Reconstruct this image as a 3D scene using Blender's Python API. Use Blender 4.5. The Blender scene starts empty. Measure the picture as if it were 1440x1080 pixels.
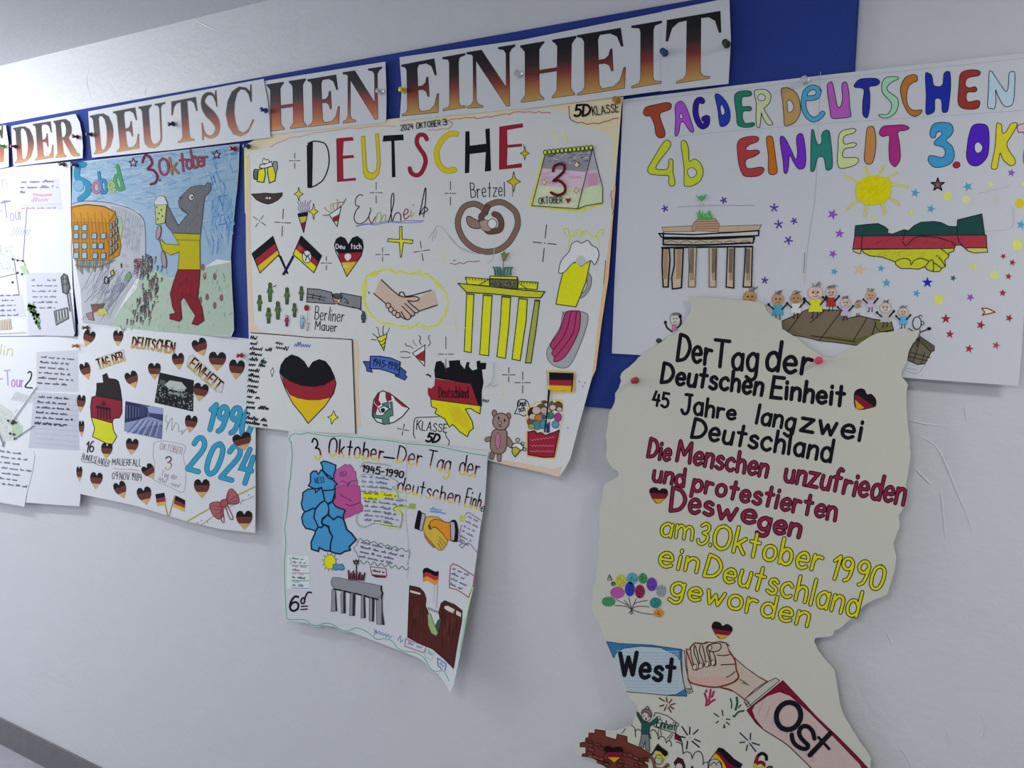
import bpy, bmesh, math, random
from mathutils import Vector, Matrix
from mathutils.geometry import tessellate_polygon

# ---------------------------------------------------------------- camera, light, exposure
S = bpy.context.scene
COL = S.collection
FPX, CX, CY = 1081.0, 720.0, 540.0
DIST, CAMZ = 1.42, 1.68                       # camera to wall, camera above the floor
R_ = Vector((0.87328919, 0.06477081, -0.48287755))
D_ = Vector((-0.00671603, 0.99262973, 0.12100044))
N_ = Vector((0.48715591, -0.10242536, 0.86728782))
cam = bpy.data.cameras.new('camera')
cam.sensor_fit = 'HORIZONTAL'; cam.sensor_width = 36; cam.lens = FPX * 36 / 1440; cam.clip_start = .02
camo = bpy.data.objects.new('camera', cam); COL.objects.link(camo)
ax = Vector((R_[0], N_[0], -D_[0])); up = -Vector((R_[1], N_[1], -D_[1])); fw = Vector((R_[2], N_[2], -D_[2]))
m = Matrix((ax, up, -fw)).transposed().to_4x4(); m.translation = (0, -DIST, CAMZ)
camo.matrix_world = m
S.camera = camo
S.view_settings.view_transform = 'Standard'; S.view_settings.look = 'None'
S.view_settings.gamma = 1; S.view_settings.exposure = 0.05
S.view_settings.use_curve_mapping = False

W = bpy.data.worlds.new('daylight'); S.world = W; W.use_nodes = True
W.node_tree.nodes['Background'].inputs[0].default_value = (.86, .92, 1, 1)
W.node_tree.nodes['Background'].inputs[1].default_value = 0.30
def lamp(name, loc, rot, sx, sy, energy, col=(1, 1, 1)):
    l = bpy.data.lights.new(name, 'AREA'); l.shape = 'RECTANGLE'; l.size = sx; l.size_y = sy
    l.energy = energy; l.color = col
    o = bpy.data.objects.new(name, l); COL.objects.link(o); o.location = loc; o.rotation_euler = rot
    return o
lamp('ceiling_panel_light', (1.0, -.62, 2.36), (0, 0, 0), .6, .15, 13.5, (1, .99, .98))
lamp('ceiling_panel_light', (-.6, -1.9, 2.36), (0, 0, 0), .9, .4, 11, (1, .995, .98))  # unseen fill lamp, added behind the camera to brighten the wall
lamp('ceiling_tube_light', (-3.0, -.85, 2.29), (math.radians(50), 0, 0), 1.3, .1, 13, (.96, .985, 1))
lamp('window_daylight', (-5.2, -1.3, 1.5), (0, math.radians(-90), 0), 1.6, 1.6, 46, (.90, .95, 1))

# ---------------------------------------------------------------- helpers
def unpx(x, y, off=0.0):
    a, b = x - CX, y - CY
    k = a * N_[0] + b * N_[1] + FPX * N_[2]
    t = (DIST - off) / k
    return ((a * R_[0] + b * R_[1] + FPX * R_[2]) * t, CAMZ - (a * D_[0] + b * D_[1] + FPX * D_[2]) * t)

def lin(c): return c / 12.92 if c <= .04045 else ((c + .055) / 1.055) ** 2.4
MATS = {}
GAIN = [1.35]
def ink(hexc, rough=.75):
    """marker or pencil colour; hexc is the colour as it looks under this light"""
    g = GAIN[0]
    key = (hexc, round(g, 2))
    if key in MATS: return MATS[key]
    rgb = [min(.9, lin(int(hexc[i:i + 2], 16) / 255) * g) for i in (0, 2, 4)]
    m = bpy.data.materials.new('ink_' + hexc); m.use_nodes = True
    nt = m.node_tree; b = nt.nodes['Principled BSDF']
    b.inputs['Roughness'].default_value = rough
    b.inputs['Specular IOR Level'].default_value = .08
    tc = nt.nodes.new('ShaderNodeTexCoord'); mp = nt.nodes.new('ShaderNodeMapping')
    mp.inputs['Scale'].default_value = (500, 500, 160); mp.inputs['Rotation'].default_value = (0, .5, 0)
    nz = nt.nodes.new('ShaderNodeTexNoise'); nz.inputs['Scale'].default_value = 1; nz.inputs['Detail'].default_value = 2
    mx = nt.nodes.new('ShaderNodeMix'); mx.data_type = 'RGBA'
    mx.inputs[6].default_value = [c * .88 for c in rgb] + [1]
    mx.inputs[7].default_value = [min(1, c * 1.12) for c in rgb] + [1]
    nt.links.new(tc.outputs['Object'], mp.inputs[0]); nt.links.new(mp.outputs[0], nz.inputs['Vector'])
    nt.links.new(nz.outputs['Fac'], mx.inputs[0]); nt.links.new(mx.outputs[2], b.inputs['Base Color'])
    MATS[key] = m
    return m
def plain(name, rgb, rough=.6, spec=.4, bump=0, scale=60, var=0, metal=0, trans=0):
    m = bpy.data.materials.new(name); m.use_nodes = True
    nt = m.node_tree; b = nt.nodes['Principled BSDF']
    b.inputs['Base Color'].default_value = (*rgb, 1); b.inputs['Roughness'].default_value = rough
    b.inputs['Specular IOR Level'].default_value = spec; b.inputs['Metallic'].default_value = metal
    if trans: b.inputs['Transmission Weight'].default_value = trans
    tc = nt.nodes.new('ShaderNodeTexCoord'); nz = nt.nodes.new('ShaderNodeTexNoise')
    nz.inputs['Scale'].default_value = scale; nz.inputs['Detail'].default_value = 5
    nt.links.new(tc.outputs['Object'], nz.inputs['Vector'])
    if bump:
        bp = nt.nodes.new('ShaderNodeBump'); bp.inputs['Strength'].default_value = bump; bp.inputs['Distance'].default_value = .01
        nt.links.new(nz.outputs['Fac'], bp.inputs['Height']); nt.links.new(bp.outputs[0], b.inputs['Normal'])
    if var:
        mx = nt.nodes.new('ShaderNodeMix'); mx.data_type = 'RGBA'
        mx.inputs[6].default_value = [c * (1 - var) for c in rgb] + [1]; mx.inputs[7].default_value = [min(1, c * (1 + var)) for c in rgb] + [1]
        nt.links.new(nz.outputs['Fac'], mx.inputs[0]); nt.links.new(mx.outputs[2], b.inputs['Base Color'])
    return m
def gradmat(name, stops):
    m = bpy.data.materials.new(name); m.use_nodes = True
    nt = m.node_tree; b = nt.nodes['Principled BSDF']; b.inputs['Roughness'].default_value = .6
    b.inputs['Specular IOR Level'].default_value = .3
    at = nt.nodes.new('ShaderNodeAttribute'); at.attribute_name = 'grad'
    cr = nt.nodes.new('ShaderNodeValToRGB'); e = cr.color_ramp.elements
    for i, (p, h) in enumerate(stops):
        el = e[i] if i < 2 else e.new(p)
        el.position = p; el.color = [min(.9, lin(int(h[k:k + 2], 16) / 255) * 1.35) for k in (0, 2, 4)] + [1]
    nt.links.new(at.outputs['Fac'], cr.inputs[0]); nt.links.new(cr.outputs[0], b.inputs['Base Color'])
    return m
def nums(s):
    v = [float(q) for q in s.split()] if isinstance(s, str) else list(s)
    return [(v[i], v[i + 1]) for i in range(0, len(v) - 1, 2)]
def smooth(p, closed=False, n=6):
    if len(p) < 3: return p
    out = []; L = len(p)
    for i in range(L if closed else L - 1):
        a, b, c, d = (p[(i - 1) % L], p[i], p[(i + 1) % L], p[(i + 2) % L]) if closed else (p[max(i - 1, 0)], p[i], p[i + 1], p[min(i + 2, L - 1)])
        for k in range(n):
            t = k / n; t2 = t * t; t3 = t2 * t
            out.append(tuple(.5 * (2 * b[j] + (c[j] - a[j]) * t + (2 * a[j] - 5 * b[j] + 4 * c[j] - d[j]) * t2 + (3 * b[j] - a[j] - 3 * c[j] + d[j]) * t3) for j in (0, 1)))
    if not closed: out.append(p[-1])
    return out
def tag(o, label=None, cat=None, group=None, kind=None):
    for k, v in (('label', label), ('category', cat), ('group', group), ('kind', kind)):
        if v: o[k] = v
    return o
def link(name, bm, mats, parent=None, loc=(0, 0, 0), sm=False):
    me = bpy.data.meshes.new(name); bm.to_mesh(me); bm.free()
    for q in (mats if isinstance(mats, (list, tuple)) else [mats]): me.materials.append(q)
    if sm: me.shade_smooth()
    o = bpy.data.objects.new(name, me); COL.objects.link(o); o.location = loc
    if parent: o.parent = parent
    return o
PAPER = plain('white_paper', (.71, .73, .76), .62, .3, .03, 300, .02)
CREAM = plain('cream_card', (.66, .66, .555), .68, .25, .03, 300, .03)
CARD = plain('poster_card', (.77, .785, .77), .66, .3, .03, 250, .02)

class Sheet:
    """one hanging sheet of paper: an outline on the wall, a stand-off and cylinder bends away from the wall"""
    def __init__(s, name, label, cat, outline, off, mat=None, bends=(), group=None, sm=0, thick=.0004, root=None, pname='paper'):
        s.off, s.bends = off, bends
        pts = nums(outline)
        if sm: pts = smooth(pts, True, 4)
        w = [s.wall(*p) for p in pts]
        cx = sum(p[0] for p in w) / len(w); cz = sum(p[1] for p in w) / len(w)
        if root is None:
            s.o = (cx, -s.depth(cx, cz), cz)
            s.root = bpy.data.objects.new(name, None); COL.objects.link(s.root); s.root.location = s.o
            s.root.empty_display_size = .05
            tag(s.root, label, cat, group)
        else:
            s.o = root.o; s.root = root.root
        bm = bmesh.new()
        f = []
        vs = [bm.verts.new((p[0], 0, p[1])) for p in w]
        for t in tessellate_polygon([[Vector((p[0], p[1], 0)) for p in w]]):
            try: bm.faces.new([vs[i] for i in t])
            except ValueError: pass
        s.bend(bm)
        s.drop(bm, 0)
        bmesh.ops.recalc_face_normals(bm, faces=bm.faces)
        if sum(q.normal.y * q.calc_area() for q in bm.faces) > 0: bmesh.ops.reverse_faces(bm, faces=bm.faces)
        g = bmesh.ops.extrude_face_region(bm, geom=bm.faces[:])
        ev = [v for v in g['geom'] if isinstance(v, bmesh.types.BMVert)]
        for v in ev: v.co.y -= 0
        keep = set(ev)
        for v in bm.verts:
            if v not in keep: v.co.y += thick
        bmesh.ops.recalc_face_normals(bm, faces=bm.faces)
        s.paper = link(pname, bm, mat or PAPER, s.root)
        s.sub = s.paper if root is not None else None
    def depth(s, X, Z):
        d = s.off
        for ux, uz, s0, k in s.bends:
            q = X * ux + Z * uz - s0
            if q > 0: d += k * q * q
        return d
    def wall(s, x, y):
        d = s.off
        for _ in range(8):
            p = unpx(x, y, d)
            if not s.bends: break
            d = s.depth(*p)
        return p
    def bend(s, bm):
        for ux, uz, s0, k in s.bends:
            q = [v.co.x * ux + v.co.z * uz for v in bm.verts]
            if not q: return
            t = s0 + .001; step = .012 if k < 1.5 else .008
            while t < max(q):
                if t > min(q):
                    bmesh.ops.bisect_plane(bm, geom=bm.verts[:] + bm.edges[:] + bm.faces[:], plane_co=(ux * t, 0, uz * t), plane_no=(ux, 0, uz), dist=1e-6)
                t += step
    def drop(s, bm, base):
        for v in bm.verts:
            X, L, Z = v.co
            v.co = (X - s.o[0], -s.depth(X, Z) - base - L - s.o[1], Z - s.o[2])
    def part(s, name, label=None, parent=None, base=0):
        return Ink(s, name, label, parent or s.sub, base)

class Ink:
    STEP = 3.5e-5
    def __init__(s, sh, name, label, parent, base):
        sh.np = getattr(sh, 'np', 0) + 1
        s.sh, s.name, s.label, s.parent, s.n = sh, name, label, parent, base + (sh.np % 25) * .037
        s.bm = bmesh.new(); s.g = s.bm.verts.layers.float.new('grad'); s.mats = []; s.todo = []
        s.X0 = s.Y0 = 0; s.K = 1; s.quad = None; s.gq = 0
    def z(s, x0, y0, k): s.X0, s.Y0, s.K, s.quad = x0, y0, k, None; return s
    def q(s, quad): s.quad = nums(quad); return s                      # TL TR BR BL, glyph box u right, v up
    def P(s, p):
        if s.quad:
            (a, b), (c, d), (e, f), (g, h) = s.quad; u, v = p
            return ((g + (e - g) * u) * (1 - v) + (a + (c - a) * u) * v, (h + (f - h) * u) * (1 - v) + (b + (d - b) * u) * v)
        return (s.X0 + p[0] / s.K, s.Y0 + p[1] / s.K)
    def mi(s, m):
        if isinstance(m, str): m = ink(m)
        if m not in s.mats: s.mats.append(m)
        return s.mats.index(m)
    flat = False                                                     # flat: pencil strokes crowd into one thin layer
    def lay(s):
        if not s.flat: s.n += 1
        return s.n * s.STEP
    def hatch(s, on=True): s.n += 1; s.flat = on; return s
    def f(s, pts, mat, sm=0, out=None, w=1.2):
        raw = nums(pts)
        if sm: raw = smooth(raw, True, 5)
        pts = [s.P(p) for p in raw]
        if out and s.quad: s._stroke(pts + pts[:1], w, out)
        L = s.lay(); mi = s.mi(mat)
        wp = [s.sh.wall(*p) for p in pts]
        vs = []
        for i, p in enumerate(wp):
            v = s.bm.verts.new((p[0], L, p[1])); v[s.g] = raw[i][1] if s.quad else 0; vs.append(v)
        for t in tessellate_polygon([[Vector((p[0], p[1], 0)) for p in wp]]):
            try: s.bm.faces.new([vs[i] for i in t]).material_index = mi
            except ValueError: pass
        if out and not s.quad: s._stroke(pts + pts[:1], w, out)
        return s
    def l(s, pts, w, mat, sm=0, closed=0):
        p = nums(pts)
        if sm: p = smooth(p, bool(closed), 5)
        p = [s.P(q) for q in p]
        if closed: p = p + p[:1]
        s._stroke(p, w, mat)
        return s
    def _stroke(s, p, w, mat, grad=None):
        s.todo.append((p, w, mat if not isinstance(mat, str) else ink(mat), s.lay(), grad))
    def c(s, x, y, rx, ry, mat, out=None, w=1, rot=0, n=18):
        ca, sa = math.cos(rot), math.sin(rot)
        pts = []
        for i in range(n):
            t = 2 * math.pi * i / n; a, b = rx * math.cos(t), ry * math.sin(t)
            pts += [x + a * ca - b * sa, y + a * sa + b * ca]
        if mat: return s.f(pts, mat, out=out, w=w)
        return s.l(pts, w, out, closed=1)
    def t(s, text, pts, h, w, mat, out=None, ow=1.6, h2=None, up=None, it=0, grad=None, fill=1, jit=1):
        """hand lettering along a baseline from p0 to p1; h cap height in the current units"""
        (x0, y0), (x1, y1) = nums(pts)[:2]
        sp = 2.2
        adv = []; tot = 0
        for ch in text:
            gw = GL.get(ch, (3, []))[0]; adv.append(tot); tot += gw + sp
        tot -= sp
        tot = max(tot, .1)
        ln = math.hypot(x1 - x0, y1 - y0); dx, dy = (x1 - x0) / ln, (y1 - y0) / ln
        if up is None: up = (dy, -dx)
        k = ln / tot
        runs = []
        rj = random.Random(text + str(round(x0)))
        for ch, a in zip(text, adv):
            jb, js, jr = rj.uniform(-.025, .025) * h * jit, 1 + rj.uniform(-.06, .05) * jit, rj.uniform(-.05, .05) * jit
            f = a / tot; hh = h + ((h2 if h2 is not None else h) - h) * f
            for kind, pl in GL.get(ch, (3, []))[1]:
                q = smooth(pl, False, 6) if kind == 's' else pl
                if grad: q = dense(q)
                ps = []
                for (gx, gy) in q:
                    v = gy / 10 * hh * js + jb; e = (a + gx) * k + jr * v
                    ps.append(s.P((x0 + dx * e + (up[0] + it * dx) * v, y0 + dy * e + (up[1] + it * dy) * v)))
                runs.append((ps, [b for _, b in q]))
        if out:
            for ps, _ in runs: s._stroke_same(ps, w + ow, out)
            s.lay()
        for ps, gy in runs:
            if grad:
                i = 0
                while i < len(ps) - 1:
                    c = next(c for th, c in grad if (gy[i] + gy[i + 1]) / 2 >= th)
                    j = i + 1
                    while j < len(ps) - 1 and next(cc for th, cc in grad if (gy[j] + gy[j + 1]) / 2 >= th) == c: j += 1
                    s._stroke_same(ps[i:j + 1], w, c); i = j
            elif fill: s._stroke_same(ps, w, mat)
        s.lay(); s.lay()
        return s
    def _stroke_same(s, p, w, mat):
        s.todo.append((p, w, ink(mat) if isinstance(mat, str) else mat, (s.n + 1) * s.STEP, None))
    def scrib(s, pts, h, w, mat, seed=1):
        """an unreadable line of small handwriting"""
        (x0, y0), (x1, y1) = nums(pts)[:2]
        rnd = random.Random(seed); ln = math.hypot(x1 - x0, y1 - y0); dx, dy = (x1 - x0) / ln, (y1 - y0) / ln
        e = 0
        while e < ln - h:
            n = rnd.randint(3, 8); ps = []
            for i in range(n * 2):
                if e > ln: break
                v = (h * (.55 if rnd.random() < .75 else 1.05) if i % 2 else h * rnd.uniform(-.05, .1))
                ps += [x0 + dx * e + dy * v, y0 + dy * e - dx * v]; e += h * rnd.uniform(.22, .36)
            e += h * .75
            if len(ps) > 5:
                p = [s.P(q) for q in smooth(nums(ps), False, 3)]
                s._stroke_same(p, w, mat)
        s.lay()
        return s
    def block(s, a, b, n, gap, h, w, mat, seed=1):
        """n lines of scribble; first line from a to b (x y x y), gap = (dx, dy)"""
        x0, y0, x1, y1 = a
        for i in range(n):
            r = random.Random(seed * 31 + i).uniform(.72, 1)
            s.scrib((x0 + gap[0] * i, y0 + gap[1] * i, x0 + gap[0] * i + (x1 - x0) * r, y0 + gap[1] * i + (y1 - y0) * r), h, w, mat, seed * 17 + i)
        return s
    def end(s):
        s.sh.bend(s.bm)
        cnt = 0
        for p, w, mat, L, _ in s.todo:
            mi = s.mi(mat); r = w / 2; cnt += 1; L += (cnt % 23) * 1.5e-6
            q = [p[0]]
            for b in p[1:]:
                a = q[-1]; d = math.hypot(b[0] - a[0], b[1] - a[1])
                if d < .05: continue
                n = int(d / 7) if s.sh.bends else 0
                for i in range(1, n + 1): q.append((a[0] + (b[0] - a[0]) * i / (n + 1), a[1] + (b[1] - a[1]) * i / (n + 1)))
                q.append(b)
            if len(q) == 1: q.append((q[0][0] + .05, q[0][1]))
            def add(ps):
                vs = []
                for x, y in ps:
                    X, Z = s.sh.wall(x, y); vs.append(s.bm.verts.new((X, L + 2.3e-6, Z)))
                s.bm.faces.new(vs).material_index = mi
            nd = 8 if w > 2 else 6
            # one ribbon with mitred joints, round ends
            lft, rgt = [], []
            for i, (x, y) in enumerate(q):
                a = q[max(i - 1, 0)]; b = q[min(i + 1, len(q) - 1)]
                d1 = (x - a[0], y - a[1]); d2 = (b[0] - x, b[1] - y)
                l1 = math.hypot(*d1); l2 = math.hypot(*d2)
                if l1 < 1e-9: d1, l1 = d2, l2
                if l2 < 1e-9: d2, l2 = d1, l1
                n1 = (-d1[1] / l1, d1[0] / l1); n2 = (-d2[1] / l2, d2[0] / l2)
                mx, my = n1[0] + n2[0], n1[1] + n2[1]; mm = mx * mx + my * my
                if mm < .8:
                    mx, my, mm = n1[0], n1[1], 1; sc = 1
                    lft.append((x + n1[0] * r, y + n1[1] * r)); rgt.append((x - n1[0] * r, y - n1[1] * r))
                    add([(x + r * math.cos(2 * math.pi * k / nd), y + r * math.sin(2 * math.pi * k / nd)) for k in range(nd)])
                    lft.append((x + n2[0] * r, y + n2[1] * r)); rgt.append((x - n2[0] * r, y - n2[1] * r))
                    continue
                sc = 2 * r / mm
                lft.append((x + mx * sc, y + my * sc)); rgt.append((x - mx * sc, y - my * sc))
            W_ = lambda pp, i: s.bm.verts.new((lambda c: (c[0], L + 6e-6 * i / len(lft), c[1]))(s.sh.wall(*pp)))
            lv = [W_(pp, i) for i, pp in enumerate(lft)]; rv = [W_(pp, i) for i, pp in enumerate(rgt)]
            for i in range(len(lv) - 1):
                try: s.bm.faces.new((lv[i], lv[i + 1], rv[i + 1], rv[i])).material_index = mi
                except ValueError: pass
            if w > 1.1:
                for (x, y), (a, b) in ((q[0], q[1]), (q[-1], q[-2])):
                    t0 = math.atan2(y - b, x - a)
                    add([(x + r * math.cos(t0 + math.pi * (k / 6 - .5)), y + r * math.sin(t0 + math.pi * (k / 6 - .5))) for k in range(7)])
        s.sh.drop(s.bm, .00012)
        o = link(s.name, s.bm, s.mats, s.parent or s.sh.root)
        if s.label: o['label'] = s.label
        return o
def dense(p):
    out = [p[0]]
    for b in p[1:]:
        a = out[-1]; n = max(1, int(math.hypot(b[0] - a[0], b[1] - a[1]) / .8))
        out += [(a[0] + (b[0] - a[0]) * i / n, a[1] + (b[1] - a[1]) * i / n) for i in range(1, n + 1)]
    return out

# single-stroke hand lettering: width ; strokes (s smooth, l straight) on a 0..10 grid, baseline 0
FONT = '''A 6;l 0 0 3 10 6 0;l 1.1 3.8 4.9 3.8
B 5;l 0 0 0 10;s 0 10 3.4 9.6 4.3 7.7 3 5.6 0 5.2;s 0 5.2 4 4.9 5.2 2.6 4 .4 0 0
C 5.6;s 5.6 8.3 4 9.9 1.8 9.3 .2 6.5 .2 3.5 1.8 .6 4 .1 5.6 1.6
D 5.6;l 0 0 0 10;s 0 10 3.6 9 5.6 5.2 3.8 1.2 0 0
E 4.6;l 4.6 10 0 10 0 0 4.6 0;l 0 5.2 3.8 5.2
F 4.6;l 4.6 10 0 10 0 0;l 0 5.2 3.8 5.2
G 5.8;s 5.6 8.3 4 9.9 1.8 9.3 .2 6.5 .2 3.5 1.8 .6 4 .1 5.8 1.6 5.8 4.4;l 5.8 4.4 3.4 4.4
H 5.4;l 0 0 0 10;l 5.4 0 5.4 10;l 0 5 5.4 5
I .4;l .2 0 .2 10
J 4.4;s 3.6 10 3.6 3 2.8 .4 1.2 0 0 1.8;l 1.4 10 4.6 10
K 5;l 0 0 0 10;l 5 10 0 4.4;l 1.3 5.8 5.2 0
L 4.4;l 0 10 0 0 4.4 0
M 7;l 0 0 .4 10 3.5 3.5 6.6 10 7 0
N 5.4;l 0 0 0 10 5.4 0 5.4 10
O 6;s 3 10 .8 8.6 0 5 .8 1.4 3 0 5.2 1.4 6 5 5.2 8.6 3 10
P 5;l 0 0 0 10;s 0 10 3.8 9.5 5 7.4 3.8 5.2 0 4.7
R 5.2;l 0 0 0 10;s 0 10 3.8 9.5 4.8 7.5 3.6 5.3 0 4.8;l 2 4.9 5.4 0
S 5;s 4.8 8.4 3 10 .9 9.2 .6 7.2 2.4 5.5 4.4 4.1 4.8 2 3.2 .1 1 .4 0 1.8
T 6;l 0 10 6 10;l 3 10 3 0
U 5.4;s 0 10 0 3.4 .8 .7 2.7 0 4.6 .7 5.4 3.4 5.4 10
V 6;l 0 10 3 0 6 10
W 8;l 0 10 2 0 4 8 6 0 8 10
Y 6;l 0 10 3 5 6 10;l 3 5 3 0
Z 5;l 0 10 5 10 0 0 5.2 0
a 4;s 4 4.6 2.4 6.1 .6 5 0 3 .7 .7 2.2 0 3.6 1.2 4 3;l 4 6 4 0
ä 4;s 4 4.6 2.4 6.1 .6 5 0 3 .7 .7 2.2 0 3.6 1.2 4 3;l 4 6 4 0;l 1 8 1 8.5;l 3 8 3 8.5
b 4.2;l 0 10 0 0;s 0 3.8 1.6 6 3.5 5.4 4.2 3 3.5 .6 1.7 0 0 1.6
c 4;s 3.9 5 2.5 6.1 .7 5 0 3 .7 .9 2.5 0 4 1
d 4.2;l 4.2 10 4.2 0;s 4.2 3.8 2.6 6 .7 5.4 0 3 .7 .6 2.5 0 4.2 1.6
e 4;s .1 3 2 3.1 4 3.4 3.5 5.4 2.1 6.1 .6 5 0 3 .7 .8 2.3 0 4 1
f 3.4;s 3.5 9.4 2.4 10 1.5 8.6 1.3 6;l 1.3 6.5 1.3 0;l 0 6 3.2 6
g 4;s 4 4.6 2.4 6.1 .6 5 0 3 .7 .7 2.2 0 3.6 1.2 4 3;s 4 6 4 0 3.6 -2.4 2 -3.4 0 -2.4
h 3.8;l 0 10 0 0;s 0 3.8 1.6 6 3.3 5.5 3.8 3.6 3.8 0
i .4;l .2 6 .2 0;l .2 8.2 .2 8.8
k 3.8;l 0 10 0 0;l 3.6 6 0 2.5;l 1.2 3.6 3.9 0
l .4;l .2 10 .2 0
m 6.4;l 0 6 0 0;s 0 3.8 1.4 6 2.8 5.4 3.2 3.5 3.2 0;s 3.2 3.8 4.6 6 6 5.4 6.4 3.5 6.4 0
n 3.8;l 0 6 0 0;s 0 3.8 1.6 6 3.4 5.5 3.8 3.5 3.8 0
o 4.4;s 2.2 6.1 .6 5.2 0 3 .6 .8 2.2 0 3.8 .8 4.4 3 3.8 5.2 2.2 6.1
p 4.2;l 0 6 0 -3.4;s 0 3.8 1.6 6 3.5 5.4 4.2 3 3.5 .6 1.7 0 0 1.6
r 3;l 0 6 0 0;s 0 3.4 1.2 5.6 3 5.5
s 3.4;s 3.3 5.2 2 6.1 .6 5.4 .5 4 1.9 3.2 3.3 2.3 3.3 .8 1.9 0 .1 .8
t 3.4;l 1.7 9.4 1.7 0;l 0 6 3.4 6
u 3.8;s 0 6 0 2 .8 .3 2 0 3.3 .8 3.8 3;l 3.8 6 3.8 0
v 4;l 0 6 2 0 4 6
w 5.8;l 0 6 1.5 0 2.9 4.6 4.3 0 5.8 6
y 4;l 0 6 2 0;l 4 6 1 -3.2
z 4;l 0 6 4 6 0 0 4.2 0
0 5;s 2.5 10 .6 8.6 0 5 .6 1.4 2.5 0 4.4 1.4 5 5 4.4 8.6 2.5 10
1 2;l 0 7.6 2 10 2 0
2 4.8;s 0 7.8 1 9.6 2.8 10 4.4 8.6 4.2 6.4 2 3 0 0;l 0 0 4.9 0
3 4.6;s .2 8.6 2 10 4 9 4 6.8 1.8 5.4;s 1.8 5.4 4.2 4.6 4.6 2.2 2.8 .1 .8 .3 0 1.6
4 4.6;l 1.2 10 0 4 4.6 4;l 3.6 8 3.4 0
5 4.6;l 4.4 10 .6 10 .4 5.6;s .4 5.6 2.6 6.2 4.6 4.4 4.4 1.4 2.4 0 0 1
6 4.6;s 4 9.6 1.8 8.4 .2 5 .4 1.4 2.2 0 4.2 1 4.6 3.2 3.2 5 1.2 4.6 .3 3
7 4.6;l 0 10 4.6 10 1.6 0
8 4.4;s 2.2 10 .6 9 .6 6.8 2.2 5.4 3.9 4.2 4.2 1.8 2.2 0 .2 1.8 .5 4.2 2.2 5.4 3.8 6.8 3.8 9 2.2 10
9 4.4;s 4.2 7.4 3 5.4 1 5.6 .1 7.6 1 9.6 2.8 10 4.2 8.4 4.3 5 3.6 1.4 2 0
. .4;l .2 0 .2 .5
- 3;l 0 4.4 3 4.4
 2.4;'''
GL = {}
for ln_ in FONT.split('\n'):
    ch_, rest_ = ln_[0], ln_[1:].split(';')
    GL[ch_] = (float(rest_[0]), [(q[0], nums(q[1:])) for q in rest_[1:] if q])

# ---------------------------------------------------------------- the setting
def boxm(bm, a, b):
    (x0, y0, z0), (x1, y1, z1) = a, b
    v = [bm.verts.new(p) for p in ((x0, y0, z0), (x1, y0, z0), (x1, y1, z0), (x0, y1, z0), (x0, y0, z1), (x1, y0, z1), (x1, y1, z1), (x0, y1, z1))]
    for f in ((0, 3, 2, 1), (4, 5, 6, 7), (0, 1, 5, 4), (1, 2, 6, 5), (2, 3, 7, 6), (3, 0, 4, 7)): bm.faces.new([v[i] for i in f])
def struct(name, a, b, mat):
    bm = bmesh.new(); boxm(bm, a, b)
    return tag(link(name, bm, mat), kind='structure')
def wallpaint():
    m = plain('wall_paint', (.70, .71, .735), .36, .45)
    nt = m.node_tree; b = nt.nodes['Principled BSDF']; tc = nt.nodes['Texture Coordinate']
    n1 = nt.nodes['Noise Texture']; n1.inputs['Scale'].default_value = 55; n1.inputs['Detail'].default_value = 4
    n2 = nt.nodes.new('ShaderNodeTexNoise'); n2.inputs['Scale'].default_value = 5; n2.inputs['Detail'].default_value = 6; n2.inputs['Distortion'].default_value = 1.2
    n3 = nt.nodes.new('ShaderNodeTexNoise'); n3.inputs['Scale'].default_value = 400; n3.inputs['Detail'].default_value = 2
    for n in (n2, n3): nt.links.new(tc.outputs['Object'], n.inputs['Vector'])
    a1 = nt.nodes.new('ShaderNodeMath'); a1.operation = 'MULTIPLY_ADD'; a1.inputs[1].default_value = 3.2
    nt.links.new(n2.outputs['Fac'], a1.inputs[0]); nt.links.new(n1.outputs['Fac'], a1.inputs[2])
    a2 = nt.nodes.new('ShaderNodeMath'); a2.operation = 'MULTIPLY_ADD'; a2.inputs[1].default_value = .18
    nt.links.new(n3.outputs['Fac'], a2.inputs[0]); nt.links.new(a1.outputs[0], a2.inputs[2])
    bp = nt.nodes.new('ShaderNodeBump'); bp.inputs['Strength'].default_value = .22; bp.inputs['Distance'].default_value = .004
    nt.links.new(a2.outputs[0], bp.inputs['Height']); nt.links.new(bp.outputs[0], b.inputs['Normal'])
    return m
WALL = wallpaint()
CEIL = 2.372
wall = struct('wall_back', (-7, 0, 0), (3.2, .12, CEIL), WALL)
struct('wall_front', (-7, -2.72, 0), (3.2, -2.6, CEIL), plain('far_wall_paint', (.60, .62, .65), .6, .3, .1, 60))
struct('wall_right', (3.08, -2.6, 0), (3.2, 0, CEIL), plain('end_wall_paint', (.58, .6, .64), .6, .3, .1, 60))
struct('ceiling', (-7.1, -2.75, CEIL), (3.3, .15, CEIL + .1), plain('ceiling_paint', (.72, .73, .75), .75, .2, .1, 80, .02))
struct('floor', (-7.1, -2.75, -.1), (3.3, .15, 0), plain('stone_floor', (.40, .39, .44), .45, .4, .05, 14, .25))
# painted baseboard, a little proud of the wall with a rounded top
bm = bmesh.new(); boxm(bm, (-7, -.012, 0), (3.08, 0, .0985))
bmesh.ops.bevel(bm, geom=[e for e in bm.edges if all(abs(v.co.y + .012) < 1e-6 and v.co.z > .09 for v in e.verts)], offset=.004, segments=2, affect='EDGES')
tag(link('baseboard_back', bm, plain('baseboard_paint', (.175, .17, .18), .5, .4, .15, 40, .15)), kind='structure')
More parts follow.
